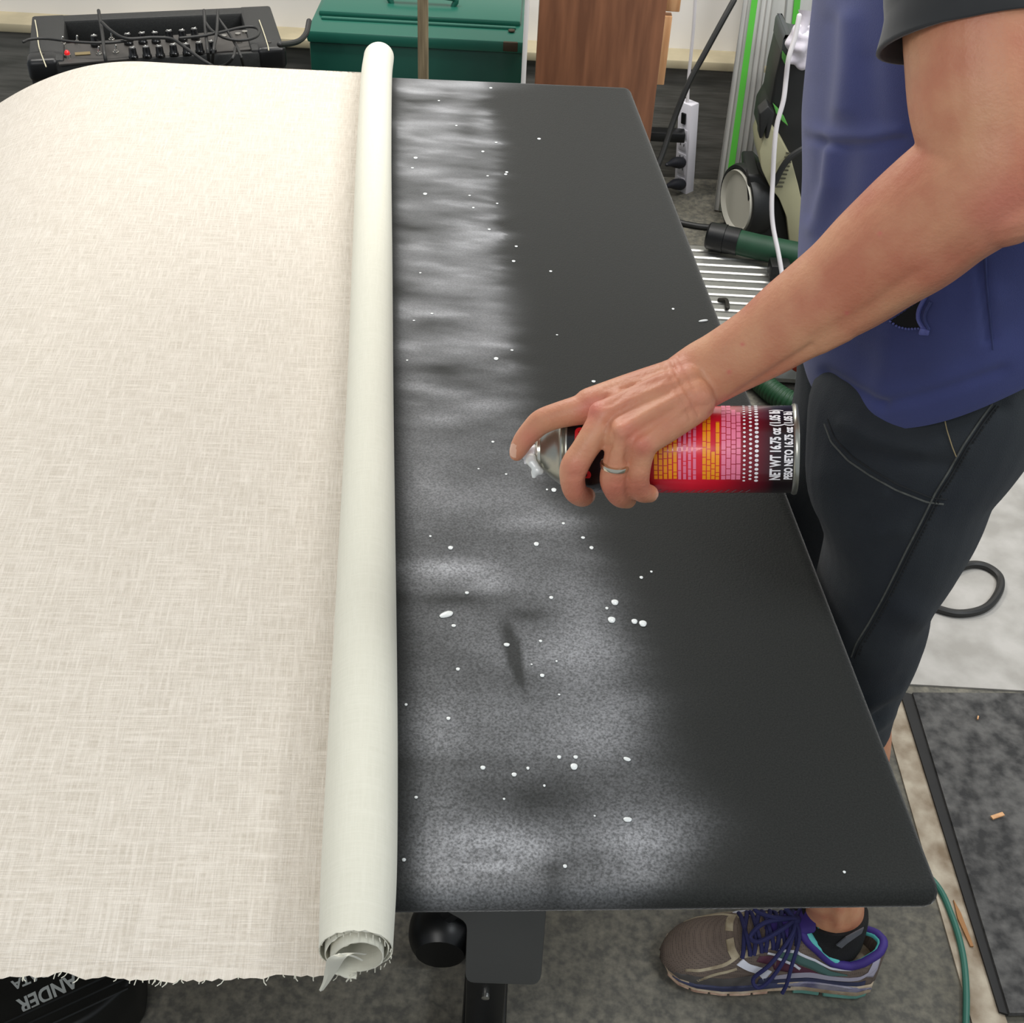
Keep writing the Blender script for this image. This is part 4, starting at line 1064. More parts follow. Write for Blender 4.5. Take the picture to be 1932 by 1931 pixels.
for y in (906, 912): st([(1142, y), (1172, y - 1)], 2.0, -.0005)
for y in (896, 903): st([(1064, y), (1096, y - 3)], 2.2, -.0005)
st([(1010, 795), (1028, 806)], 2.5, -.0004); st([(1002, 802), (1018, 816)], 2.5, -.0004)
aV = sculpt(aV, aN, [(p_, w_ * 1.1, a_ * .85) for p_, w_, a_ in FE])
# ---- the rest of the body, coarser
bd = MB()
def bt(pts, s=24, n=5, caps=True):
    Q = spline(pts, n); bd.tube([A(*q[:3]) for q in Q], [(q[3], q[4]) for q in Q], s, A(1, 0, 0.001), round_caps=caps)
bt([(.40, 1.0, .87, .145, .075), (.395, 1.0, 1.0, .14, .088), (.37, 1.0, 1.15, .150, .098), (.335, 1.0, 1.28, .160, .10), (.30, 1.0, 1.37, .15, .085), (.28, 1.0, 1.43, .07, .06), (.262, 1.0, 1.50, .052, .056)])
SHL = pp_[-1]
bd.tube([SHL + A(-.02, -.0, 0.0), A(.30, .93, 1.37), A(.30, 1.0, 1.37)], [.052, .06, .07], 18, round_caps=True)
bd.tube(spline([A(.30, 1.05, 1.37), A(.33, 1.19, 1.35), A(.41, 1.235, 1.22), (.46, 1.24, 1.09), (.47, 1.24, .98), (.47, 1.23, .88), (.47, 1.22, .85)], 5), list(np.interp(np.linspace(0, 1, 31), [0, .17, .34, .5, .66, .86, 1], [.06, .055, .045, .042, .038, .026, .024])), 18, round_caps=True)
bd.sphere((.465, 1.22, .815), .04, 18, (.55, .9, 1.1))
for k in range(4):
    bd.tube(spline([A(.455 + .004 * k, 1.195 + .017 * k, .80), A(.448 + .004 * k, 1.193 + .018 * k, .765 - .004 * (k == 1)), A(.455 + .004 * k, 1.193 + .018 * k, .738 - .006 * (k in (1, 2)))], 4), .0085, 12, round_caps=True)
bd.tube([A(.445, 1.19, .83), A(.425, 1.175, .80), A(.418, 1.172, .775)], [.012, .010, .009], 12, round_caps=True)
# head, turned down towards the work
HC = A(.215, 1.0, 1.60)
tilt = np.array(Matrix.Rotation(math.radians(-28), 3, 'Y'))
bd.sphere(HC, .10, 26, (.98, .76, 1.15), tilt)
bd.sphere(HC + tilt @ A(-.035, 0, -.055), .070, 20, (1.0, .78, 1.0), tilt)
bd.tube([HC + tilt @ A(-.094, 0, .022), HC + tilt @ A(-.112, 0, -.012), HC + tilt @ A(-.100, 0, -.022)], [.009, .013, .011], 12, round_caps=True)
bd.tube([HC + tilt @ A(-.098, -.022, -.052), HC + tilt @ A(-.104, 0, -.052), HC + tilt @ A(-.098, .022, -.052)], .0075, 10, round_caps=True)
bd.sphere(HC + tilt @ A(-.088, 0, -.088), .020, 14, (1, 1.1, .8), tilt)
for sy in (-1, 1):
    bd.sphere(HC + tilt @ A(.004, sy * .078, -.005), .026, 14, (.65, .3, 1.2), tilt)
    bd.sphere(HC + tilt @ A(-.083, sy * .032, .018), .015, 12, (1, 1.1, .8), tilt)
    bd.tube([HC + tilt @ A(-.088, sy * .014, .034), HC + tilt @ A(-.088, sy * .05, .036)], .007, 10, round_caps=True)
AKL = on_y(1584, 1700, .885); AKX = AKL[0]
def leg(y0, y1, ax_):
    bt([(.375, y0, .88, .075, .075), (.370, y0, .74, .060, .046), (.368, y1, .62, .050, .042), (.372, y1, .54, .046, .044), (.386, y1, .46, .047, .052), (.396, y1, .36, .048, .050), (.415, y1, .22, .036, .042), (ax_ - .004, y1, .14, .031, .037), (ax_, y1, .09, .033, .041), (ax_ - .004, y1, .06, .034, .046)], 20)
    bt([(ax_ + .02, y1 - .008, .045, .026, .024), (ax_ - .06, y1 - .008, .045, .030, .022), (ax_ - .13, y1 - .008, .036, .030, .012), (ax_ - .155, y1 - .008, .034, .024, .009)], 16)
leg(.915, .885, AKX); leg(1.09, 1.13, AKX + .02)
bV, bF, bN = voxel(bd, .0052, 5)
bV = sculpt(bV, bN, [([(1582, 1690), (1578, 1750)], 7, .004), ([(1560, 1690), (1566, 1745)], 6, -.003), ([(1600, 1690), (1597, 1745)], 6, -.003)])
skin = mat('skin', (208, 152, 116), .5, var=.0, rgb2=(190, 120, 92), vscale=22, bump=.22, bscale=380, sss=.12, detail=6)
N_ = skin.node_tree.nodes; L_ = skin.node_tree.links
att = N_.new('ShaderNodeAttribute'); att.attribute_name = 'flush'
mx = N_.new('ShaderNodeMix'); mx.data_type = 'RGBA'; mx.inputs[7].default_value = (*lin((204, 108, 98)), 1)
bs = N_['Principled BSDF']; L_.new(bs.inputs['Base Color'].links[0].from_socket, mx.inputs[6]); L_.new(att.outputs['Fac'], mx.inputs[0]); L_.new(mx.outputs[2], bs.inputs['Base Color'])
nail = mat('fingernail', (226, 176, 150), .3, coat=.2)
bodym = MB().add(aV, aF).add(bV, bF)
cen = [tuple(np.mean([bodym.v[i] for i in f], axis=0)) for f in aF]
cp2 = proj(np.array(cen))
def near(p_, c, r): return np.linalg.norm(np.array(p_) - c, axis=-1) < r
ntip = P3(968, 858, .915); cc = np.array(cen)
nm = near(cc, P3(967, 852, .916), .0062) & (cp2[:, 0] < 974)
nm |= near(cc, P3(1114, 938, .905), .0052) & (cp2[:, 0] > 1110)
nm |= near(cc, P3(1235, 933, .897), .004) & (cp2[:, 0] > 1232)
for i in np.nonzero(nm)[0]: bodym.fm[i] = 1
body = build('body', bodym, [skin, nail], per, angle=80)
allv = np.array(bodym.v); ap = proj(allv); fl_ = np.zeros(len(allv))
for (x, y, r, a) in [(1890, 400, 70, .55), (1115, 770, 30, .55), (1180, 815, 26, .4), (1215, 845, 22, .45), (1325, 755, 35, .35), (1085, 880, 26, .4), (1090, 925, 30, .3), (1000, 830, 28, .5), (1160, 925, 26, .3), (1215, 920, 24, .3), (1280, 690, 30, .3), (1140, 690, 30, .1), (1780, 500, 80, .15)]:
    fl_ += a * np.exp(-((ap[:, 0] - x) / r) ** 2 - ((ap[:, 1] - y) / r) ** 2)
for (x, y) in [(1376, 702), (1401, 650), (1598, 591), (1660, 441)]: fl_ += .9 * np.exp(-((ap[:, 0] - x) / 4) ** 2 - ((ap[:, 1] - y) / 3.5) ** 2)
at_ = body.data.attributes.new('flush', 'FLOAT', 'POINT'); at_.data.foreach_set('value', np.clip(fl_, 0, 1).astype(np.float32))
# eyes and hair (above the frame)
for sy in (-1, 1): pass
hm = MB()
hV, hF, hN = modded(MB().sphere(HC + tilt @ A(.014, 0, .018), .104, 26, (1.0, .80, 1.10), tilt).v, MB().sphere(HC + tilt @ A(.014, 0, .018), .104, 26, (1.0, .80, 1.10), tilt).f, [('SUBSURF', dict(levels=1, render_levels=1))])
loc = (hV - HC) @ tilt
keep = (loc[:, 2] > .048) | (loc[:, 0] > .022)
for i in range(len(hV)): hV[i] += hN[i] * .006 * noise.noise(Vector((loc[i][0] * 50, loc[i][1] * 90, loc[i][2] * 50)))
hF = [f for f in hF if all(keep[i] for i in f)]
used = sorted({i for f in hF for i in f}); re_ = {k: i for i, k in enumerate(used)}
build('hair', MB().add(hV[used], [tuple(re_[i] for i in f) for f in hF]), mat('brown_hair', (70, 52, 38), .6, var=.4, vscale=90), per)
# ring
rc = P3(1160, 878, .8635); rax = nrm(P3(1161, 868, .8625) - P3(1158, 890, .867))
build('wedding_ring', MB().lathe([(-.0018, .0092), (-.0015, .0103), (0, .0106), (.0015, .0103), (.0018, .0092)], rc, rax, 40), mat('silver_ring', (214, 208, 190), .2, 1.), per)['label'] = 'plain silver ring on the ring finger'

# ---- trousers
pn = MB()
def ptube(pts, s=28, n=6):
    Q = spline(pts, n); pn.tube([A(*q[:3]) for q in Q], [(q[3], q[4]) for q in Q], s, A(1, 0, 0.001), round_caps=False)
ptube([(.395, 1.0, 1.04, .140, .095), (.392, 1.0, .98, .150, .096), (.388, 1.0, .92, .165, .100), (.388, 1.0, .86, .165, .096)])
#      x     y     z    half width (y)  half depth (x)
ptube([(.386, .945, .96, .086, .090), (.376, .925, .915, .093, .100), (.368, .918, .88, .094, .103), (.364, .910, .83, .092, .090), (.370, .902, .785, .088, .076), (.371, .897, .745, .084, .064), (.366, .892, .70, .080, .056), (.368, .89, .66, .078, .058), (.370, .888, .61, .072, .055), (.370, .887, .56, .066, .054), (.373, .886, .52, .063, .052), (.376, .886, .50, .062, .051)])
ptube([(.388, 1.08, .93, .092, .098), (.378, 1.09, .88, .094, .098), (.372, 1.10, .80, .088, .076), (.366, 1.115, .70, .080, .060), (.37, 1.125, .56, .068, .062), (.385, 1.13, .475, .062, .055)])
pV, pF, pN = voxel(pn, .0042, 5)
PF = [([(1590, 800), (1650, 830), (1740, 850)], 14, .003), ([(1600, 850), (1700, 870), (1800, 880)], 14, -.003), ([(1770, 1180), (1745, 1240), (1700, 1300), (1640, 1330)], 12, .005), ([(1765, 1260), (1720, 1310), (1650, 1360)], 9, -.006),
      ([(1740, 1290), (1700, 1340), (1640, 1380)], 10, .005), ([(1720, 1350), (1690, 1400)], 8, -.005), ([(1560, 900), (1600, 1000), (1640, 1100)], 40, .004), ([(1700, 1150), (1740, 1170)], 26, .004),
      ([(1780, 820), (1840, 800), (1890, 770)], 12, -.004), ([(1640, 960), (1670, 930)], 12, .003), ([(1660, 1010), (1700, 1000)], 14, .0025)]
pV = sculpt(pV, pN, PF)
for i in range(len(pV)): pV[i] += pN[i] * .0022 * noise.noise(Vector(pV[i] * 11))
denim = mat('dark_grey_denim', (46, 50, 53), .85, rgb2=(35, 39, 45), vscale=9, bump=.35, bscale=900, sheen=.06, spec=.25)
trm = build('trousers', MB().add(pV, pF), denim, per, angle=80); trm['label'] = 'dark grey cropped trousers'
pb = BVHTree.FromPolygons([tuple(v) for v in pV], pF)
thread = mat('faded_seam', (84, 86, 82), .8, var=.35, vscale=150); dark_th = mat('dark_seam', (26, 28, 30), .9)
def seam(bvh, pts, r, m, name, parent, lift=.0006, shift=(0, 0), step=6):
    P = line_on(bvh, [(x + shift[0], y + shift[1]) for x, y in pts], lift, step)
    if len(P) > 2:
        P = [P[0]] + [(P[i - 1] + P[i] * 2 + P[i + 1]) / 4 for i in range(1, len(P) - 1)] + [P[-1]]
        return build(name, MB().tube(P, r, 6), m, parent)
side_s = [(1872, 762), (1845, 800), (1818, 840), (1790, 890), (1765, 930), (1738, 985), (1712, 1035), (1690, 1080), (1665, 1130), (1640, 1175), (1615, 1215), (1606, 1240)]
seam(pb, side_s, .0009, thread, 'side_seam', trm); seam(pb, side_s, .0009, dark_th, 'side_seam', trm, shift=(7, 3)); 
pk = [(1555, 800), (1568, 835), (1600, 870), (1640, 897), (1690, 925), (1748, 948), (1780, 952)]
seam(pb, pk, .0009, thread, 'pocket_seam', trm); seam(pb, pk, .0008, dark_th, 'pocket_seam', trm, shift=(6, -9))
dash = MB()
for (x0, y0), (x1, y1) in zip(side_s[:-1], side_s[1:]):
    L0 = math.hypot(x1 - x0, y1 - y0)
    for k in range(int(L0 / 7)):
        t = k * 7 / L0; p0 = hit(pb, x0 + (x1 - x0) * t + 12, y0 + (y1 - y0) * t + 5, .0006); p1 = hit(pb, x0 + (x1 - x0) * (t + 3.5 / L0) + 12, y0 + (y1 - y0) * (t + 3.5 / L0) + 5, .0006)
        if p0 is not None and p1 is not None: dash.tube([p0, p1], .0009, 5)
sd_ = build('stitching', dash, dark_th, trm); sd_['kind'] = 'stuff'
seam(pb, [(1779, 775), (1786, 810), (1797, 845), (1804, 862)], .0005, mat('loose_tan_thread', (150, 134, 100), .8), 'loose_thread', trm, .001)

# ---- dark undershirt sleeve and fleece vest
dark_knit = mat('dark_grey_knit', (44, 45, 46), .85, var=.2, vscale=30, sheen=.2)
tor = MB()
def sect(c, a, b, e=2.35, s=72):
    out = []
    for j in range(s):
        t = 2 * math.pi * j / s; ct, st_ = math.cos(t), math.sin(t)
        out.append(A(c[0] + a * abs(ct) ** (2 / e) * (1 if ct > 0 else -1), c[1] + b * abs(st_) ** (2 / e) * (1 if st_ > 0 else -1), c[2]))
    return out
VS = [  # x centre, z, half depth, half width, forward drop of the section
    (.404, .990, .130, .181, .105), (.403, 1.0, .134, .183, .102), (.399, 1.022, .138, .184, .090), (.391, 1.058, .140, .182, .070), (.381, 1.10, .138, .185, .050), (.372, 1.128, .1370, .186, .034), (.366, 1.15, .135, .187, .030),
    (.358, 1.20, .132, .188, .02), (.346, 1.27, .128, .190, .01), (.325, 1.33, .118, .180, .0), (.305, 1.38, .10, .155, 0), (.295, 1.415, .075, .105, 0), (.285, 1.44, .062, .07, 0)]
VSs = spline(VS, 8); R = []
for (x, z, a, b, dr) in VSs:
    ring = sect((x, 1.0, z), a, b)
    for k, p in enumerate(ring): p[2] += dr * (p[0] - x) / a * 1.0; 
    R.append(ring)
tm = MB().rings(R, cap=False)
vV, vF, vN = modded(tm.v, tm.f, [('SUBSURF', dict(levels=2, render_levels=2))])
VF = [([(1600, 40), (1602, 120), (1594, 200)], 16, .008), ([(1560, 45), (1552, 150), (1545, 235)], 14, -.007), ([(1530, 45), (1526, 130)], 12, .003),
      ([(1522, 240), (1580, 256), (1640, 256), (1700, 246)], 8, .0042), ([(1524, 262), (1590, 276), (1650, 272), (1705, 262)], 6, -.0045),
      ([(1566, 285), (1560, 350), (1530, 430)], 12, .008), ([(1548, 275), (1540, 340), (1524, 400)], 10, -.008), ([(1600, 290), (1590, 370), (1560, 440)], 18, -.005),
      ([(1850, 500), (1858, 560), (1866, 640)], 6, -.005), ([(1560, 705), (1610, 735), (1668, 762)], 8, -.007), ([(1668, 762), (1760, 742), (1890, 700)], 8, -.0045),
      ([(1668, 762), (1662, 700), (1680, 640)], 18, .004), ([(1700, 690), (1780, 640), (1860, 560)], 22, .004), ([(1730, 720), (1820, 680)], 18, -.003), ([(1600, 650), (1640, 690)], 20, -.004),
      ([(1780, 550), (1760, 610)], 16, .004), ([(1640, 120), (1650, 220)], 18, -.004)]
vV = sculpt(vV, vN, [(p_, w_ * 1.5, a_ * .55) for p_, w_, a_ in VF])
for i in range(len(vV)): vV[i] += vN[i] * .0035 * noise.noise(Vector((vV[i][0] * 9, vV[i][1] * 9, vV[i][2] * 4)))
fleece = mat('blue_fleece', (62, 70, 122), .95, rgb2=(54, 61, 108), vscale=8, bump=.2, bscale=1300, sheen=.14)
vest = build('fleece_vest', MB().add(vV, vF), fleece, per, angle=80); vest['label'] = 'blue sleeveless fleece vest'
sm = vest.modifiers.new('thickness', 'SOLIDIFY'); sm.thickness = .004; sm.offset = -1
vb = BVHTree.FromPolygons([tuple(v) for v in vV], vF)
build('pocket_opening', patch_on(vb, [(1676, 608), (1744, 562), (1735, 585), (1731, 600), (1736, 619), (1710, 621), (1692, 616)], .0006, 2.0), mat('black_lining', (8, 8, 9), .9), vest, smooth=False)
zip_m = mat('blue_zipper', (92, 98, 160), .5)
zt = MB()
for k, p in enumerate(line_on(vb, [(1680, 607), (1694, 617), (1712, 621), (1736, 620)], .0012, 3.0)): 
    if k % 2 == 0: zt.sphere(p, .0011, 8)
build('zipper_teeth', zt, zip_m, vest)['kind'] = 'stuff'
seam(vb, [(1746, 560), (1733, 585), (1731, 602), (1741, 620), (1752, 628)], .0017, zip_m, 'zipper', vest, .001)
seam(vb, [(1756, 570), (1745, 590), (1744, 604), (1753, 622)], .0012, fleece, 'zipper_flap', vest, .001)
zp = hit(vb, 1744, 626, .0014)
if zp is not None: build('zipper_pull', MB().box(zp, (.008, .003, .006)), zip_m, vest, bevel=.001)
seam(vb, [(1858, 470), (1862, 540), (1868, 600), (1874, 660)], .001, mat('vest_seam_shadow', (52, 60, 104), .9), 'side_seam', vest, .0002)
# sleeve: loose tube round the upper arm, open at the bottom
SL = [(1858, 58, .727, .056, .052), (1860, 20, .726, .056, .054), (1862, -60, .728, .060, .058), (1890, -170, .745, .063, .062), (1925, -300, .78, .068, .068)]
Q = spline(SL, 6); qq = [P3(*p[:3]) for p in Q]
for k_, (p_, w_) in enumerate([(A(.295, .885, 1.375), .074), (A(.30, .925, 1.388), .062), (A(.302, .955, 1.39), .04)]): qq.append(p_); Q.append(np.array([0, 0, 0, w_, w_]))
sl = MB(); R = []
for i, p in enumerate(qq):
    T = nrm(qq[min(i + 1, len(qq) - 1)] - qq[max(i - 1, 0)]); nn = nrm(CAM - p); nn = nrm(nn - T * np.dot(nn, T)); sd = np.cross(T, nn)
    if sd[0] > 0: sd = -sd
    ring = []
    for j in range(40):
        a = 2 * math.pi * j / 40; w = math.cos(a)      # +1: left in the photo
        off = T * (-.006 * w - .004) * max(0, 1 - i / 8) + sd * (.006 if w > .2 else 0) * max(0, 1 - i / 10)
        ring.append(p + sd * Q[i][3] * w + nn * Q[i][4] * math.sin(a) + off)
    R.append(ring)
sl.rings(R, cap=False)
slo = build('shirt_sleeve', sl, dark_knit, per, angle=80); slo['label'] = 'loose dark grey short sleeve'
m_ = slo.modifiers.new('thickness', 'SOLIDIFY'); m_.thickness = .0025; m_.offset = -1

# ---- running shoe
def make_shoe(name, toe, heel, label, side=-1):
    """toe and heel on the floor; side -1: outer side towards the camera"""
    t3, h3 = A(*toe), A(*heel); ex_ = nrm(h3 - t3); ey_ = A(-ex_[1], ex_[0], 0); Ls = np.linalg.norm(h3 - t3)
    if ey_[1] < 0: ey_ = -ey_
    G = lambda u, v, z: A(t3[0], t3[1], 0) + ex_ * (u * Ls) + ey_ * v + A(0, 0, z)
    U = np.linspace(0, 1, 34)
    wl = lambda u: np.interp(u, [0, .03, .08, .16, .28, .38, .52, .66, .80, .90, .97, 1], [.008, .026, .038, .046, .050, .049, .043, .038, .038, .037, .030, .010])
    zt_ = lambda u: np.interp(u, [0, .04, .12, .22, .32, .42, .52, .60, .68, .76, .85, .93, 1], [.022, .034, .048, .056, .064, .078, .092, .103, .096, .076, .072, .084, .088])
    ms = lambda u: np.interp(u, [0, .1, .3, .5, .7, 1], [.020, .021, .023, .028, .034, .036])      # top of the midsole
    rk = lambda u: np.interp(u, [0, .05, .15, .3, .75, .92, 1], [.014, .007, .001, 0, 0, .003, .012])   # rocker of the outsole
    bend = lambda u: .010 * math.sin(u * 3.0) - .004
    sh = build_sole(name, G, U, wl, ms, rk, bend)
    # upper
    nS = 40; up_ = MB(); grid = []
    for u in np.linspace(.0, 1, 48):
        w = wl(u) - .004; zb = ms(u) - .003; H_ = zt_(u); c = bend(u); row = []
        for k in range(nS + 1):
            s = -1 + 2 * k / nS      # -1 outer edge .. 1 inner edge
            a = s * math.pi / 2
            ww = w * (abs(math.sin(a)) ** (.78 if u < .6 else .55)) * (1 if s > 0 else -1)
            lean = np.interp(u, [0, .3, .6, 1], [0, .02, .10, .12])
            zz = zb + (H_ - zb) * (max(0, math.cos(a)) ** (.62 if u < .5 else .9))
            row.append((G(u, c + ww * (1 - lean * (zz - zb) / .07), zz), u, s))
        grid.append(row)
    # the foot hole
    def hole(u, s): return u > .60 and ((u - .795) / .195) ** 2 + (s / .50) ** 2 < 1
    idx = {}; V = []; Fc = []
    for i, row in enumerate(grid):
        for k, (p, u, s) in enumerate(row): idx[i, k] = len(V); V.append(p)
    for i in range(len(grid) - 1):
        for k in range(nS):
            um = (grid[i][k][1] + grid[i + 1][k][1]) / 2; sm_ = (grid[i][k][2] + grid[i][k + 1][2]) / 2
            if not hole(um, sm_): Fc.append((idx[i, k], idx[i + 1, k], idx[i + 1, k + 1], idx[i, k + 1]))
    up_.add(V, Fc)
    root = sh
    upper = build('upper', up_, SH['mesh'], root, angle=80)
    m1 = upper.modifiers.new('thickness', 'SOLIDIFY'); m1.thickness = .003; m1.offset = 1
    bv = BVHTree.FromPolygons([tuple(v) for v in V], Fc)
    def S3(u, s, lift=.0008):
        w = wl(u) - .004; zb = ms(u) - .003; H_ = zt_(u); a = s * math.pi / 2; c = bend(u)
        ww = w * (abs(math.sin(a)) ** (.78 if u < .6 else .55)) * (1 if s > 0 else -1); lean = np.interp(u, [0, .3, .6, 1], [0, .02, .10, .12])
        zz = zb + (H_ - zb) * (max(0, math.cos(a)) ** (.62 if u < .5 else .9))
        p = G(u, c + ww * (1 - lean * (zz - zb) / .07), zz); o = p - G(u, c, zb * .8 + .01); return p + nrm(o) * (.003 + lift)
    def ribbon(pts, w, m, nm, lift=.0008, th=.0012):
        Q = spline(pts, 8); mb = MB(); R = []
        for i, q in enumerate(Q):
            wq = w if not isinstance(w, (list, tuple)) else np.interp(i / (len(Q) - 1), np.linspace(0, 1, len(w)), w)
            d_ = nrm(A(*(Q[min(i + 1, len(Q) - 1)] - Q[max(i - 1, 0)])) * A(Ls, .075)); pu, ps = -d_[1], d_[0]
            row = []
            for k in np.linspace(-1, 1, 5): row.append(S3(min(max(q[0] + pu * wq * k / Ls, 0), 1), min(max(q[1] + ps * wq * k / .075, -1), 1), lift))
            o = [S3(min(max(q[0] + pu * wq * k / Ls, 0), 1), min(max(q[1] + ps * wq * k / .075, -1), 1), lift - th) for k in np.linspace(1, -1, 5)]
            R.append(row + o)
        mb.rings(R); return build(nm, mb, m, root, angle=80)
    for sgn in (-1, 1):
        f = lambda pts: [(u, sgn * abs(s)) for u, s in pts]
        ribbon(f([(.02, .96), (.10, .90), (.2, .92), (.3, .94), (.42, .94)]), .0075, SH['toe'], 'toe_guard', .0008)
        ribbon(f([(.10, .66), (.18, .60), (.27, .50), (.33, .36)]), .0028, SH['cream'], 'overlay')
        ribbon(f([(.16, .92), (.24, .72), (.33, .62)]), .0022, SH['cream'], 'overlay')
        ribbon(f([(.34, .34), (.40, .36), (.48, .30), (.56, .26)]), .0055, SH['cream'], 'eyelet_stay', .001)
        ribbon(f([(.325, .40), (.305, .22), (.298, .04)]), .0050, SH['cream'], 'overlay')
        ribbon(f([(.34, .48), (.38, .64), (.44, .80), (.48, .92)]), [.0052, .0044, .0048, .006], SH['white'], 'stripe', .0012)
        ribbon(f([(.50, .42), (.58, .52), (.68, .62), (.80, .60), (.93, .46)]), [.0016, .0018, .0018, .002, .002], SH['white'], 'stripe', .0020)
        ribbon(f([(.50, .50), (.60, .62), (.72, .74), (.84, .72)]), [.003, .007, .006, .001], SH['green'], 'side_panel', .0012)
        ribbon(f([(.42, .52), (.50, .66), (.60, .80), (.74, .88)]), [.004, .007, .005, .001], SH['plum'], 'side_panel', .0010)
        ribbon(f([(.46, .46), (.55, .66), (.62, .80)]), .0014, SH['white'], 'stripe', .0022)
        ribbon(f([(.50, .90), (.62, .90), (.76, .86), (.90, .78), (.97, .60)]), [.002, .0028, .0034, .003, .002], SH['silver'], 'stripe', .0016)
        ribbon(f([(.44, .98), (.60, .99), (.78, .97), (.93, .92)]), [.003, .003, .0035, .003], SH['navy'], 'side_panel', .0012)
        ribbon(f([(.94, .80), (.96, .50), (.965, .32)]), .0055, SH['silver'], 'heel_counter', .0016)
    # collar roll around the opening
    col = []; 
    for a in np.linspace(0, 2 * math.pi, 44, endpoint=False):
        u, s = .795 + .195 * math.cos(a), .50 * math.sin(a); col.append(S3(u, s, -.001) + A(0, 0, .001))
    col.append(col[0]); col.append(col[1])
    build('collar', MB().tube(col, .0058, 14), SH['purple'], root)
    cmid = np.mean(col[:-2], axis=0)
    ci = [c + (cmid - c) * (.13 if (c - cmid) @ ex_ < 0 else .05) + A(0, 0, .001 if (c - cmid) @ ex_ < 0 else -.002) for c in col]
    build('collar_lining', MB().tube(ci, [(.0066 if (c - cmid) @ ex_ < 0 else .005) for c in ci], 12), SH['teal'], root)
    # tongue
    tg = []
    for u, z in ((.42, .080), (.50, .095), (.57, .108), (.63, .121), (.655, .126)):
        w = .017; c = bend(u); tg.append([G(u, c + w * k, z - .006 * k * k) for k in np.linspace(-1, 1, 7)] + [G(u - .004, c + w * k, z - .006 - .006 * k * k) for k in np.linspace(1, -1, 7)])
    build('tongue', MB().rings(tg), SH['purple'], root, angle=80)
    tl = []
    for u, z in ((.575, .100), (.62, .112), (.655, .1235)):
        w = .014; c = bend(u); tl.append([G(u + .016, c + w * k, z - .004 * k * k) for k in np.linspace(-1, 1, 7)] + [G(u + .004, c + w * k, z - .004 - .004 * k * k) for k in np.linspace(1, -1, 7)])
    build('tongue_lining', MB().rings(tl), SH['teal'], root, angle=80)
    # laces
    for i, u in enumerate((.35, .40, .45, .50, .55)):
        hz = zt_(u) + .0075; c = bend(u)
        L1 = [S3(u, -.42, .001), S3(u + .005, -.25, .003), G(u + .012, c, hz + .002), S3(u + .03, .25, .003), S3(u + .035, .42, .001)]
        L2 = [S3(u, .42, .001), S3(u + .005, .25, .003), G(u + .012, c, hz + .004), S3(u + .03, -.25, .003), S3(u + .035, -.42, .001)]
        build('lace', MB().tube(spline(L1, 5), (.0030), 8), SH['lace'], root); build('lace', MB().tube(spline(L2, 5), (.0030), 8), SH['lace'], root)
    K = G(.575, bend(.575), zt_(.575) + .012)
    build('lace_knot', MB().sphere(K, .008, 14, (1.1, .9, .7)), SH['lace'], root)
    def dl(*pts): return spline([K + ex_ * a + ey_ * b + A(0, 0, c) for a, b, c in pts], 7)
    build('lace_bow', MB().tube(dl((0, 0, .002), (-.02, .012, .014), (-.045, .018, .010), (-.052, .006, .004), (-.03, -.004, .008), (0, 0, .004)), .0028, 8), SH['lace'], root)
    build('lace_bow', MB().tube(dl((0, 0, .002), (-.006, -.02, -.004), (-.03, -.047, -.030), (-.050, -.058, -.052), (-.044, -.066, -.060), (-.030, -.060, -.050), (-.012, -.040, -.024), (0, -.008, 0)), .0027, 8), SH['lace'], root)
    build('lace_bow', MB().tube(dl((0, 0, .002), (-.02, -.018, .004), (-.048, -.030, -.010), (-.058, -.022, -.012), (-.04, -.010, .004), (0, 0, .004)), .0030, 8), SH['lace'], root)
    build('lace_end', MB().tube(dl((0, 0, .002), (.004, -.022, -.006), (-.003, -.046, -.034), (-.006, -.058, -.058), (-.010, -.064, -.072)), .0026, 8, ), SH['lace'], root)
    build('lace_end', MB().tube(dl((0, 0, .002), (.01, .025, -.006), (.0, .045, -.03), (-.01, .055, -.05)), .0026, 8), SH['lace'], root)
    return root, G, bend
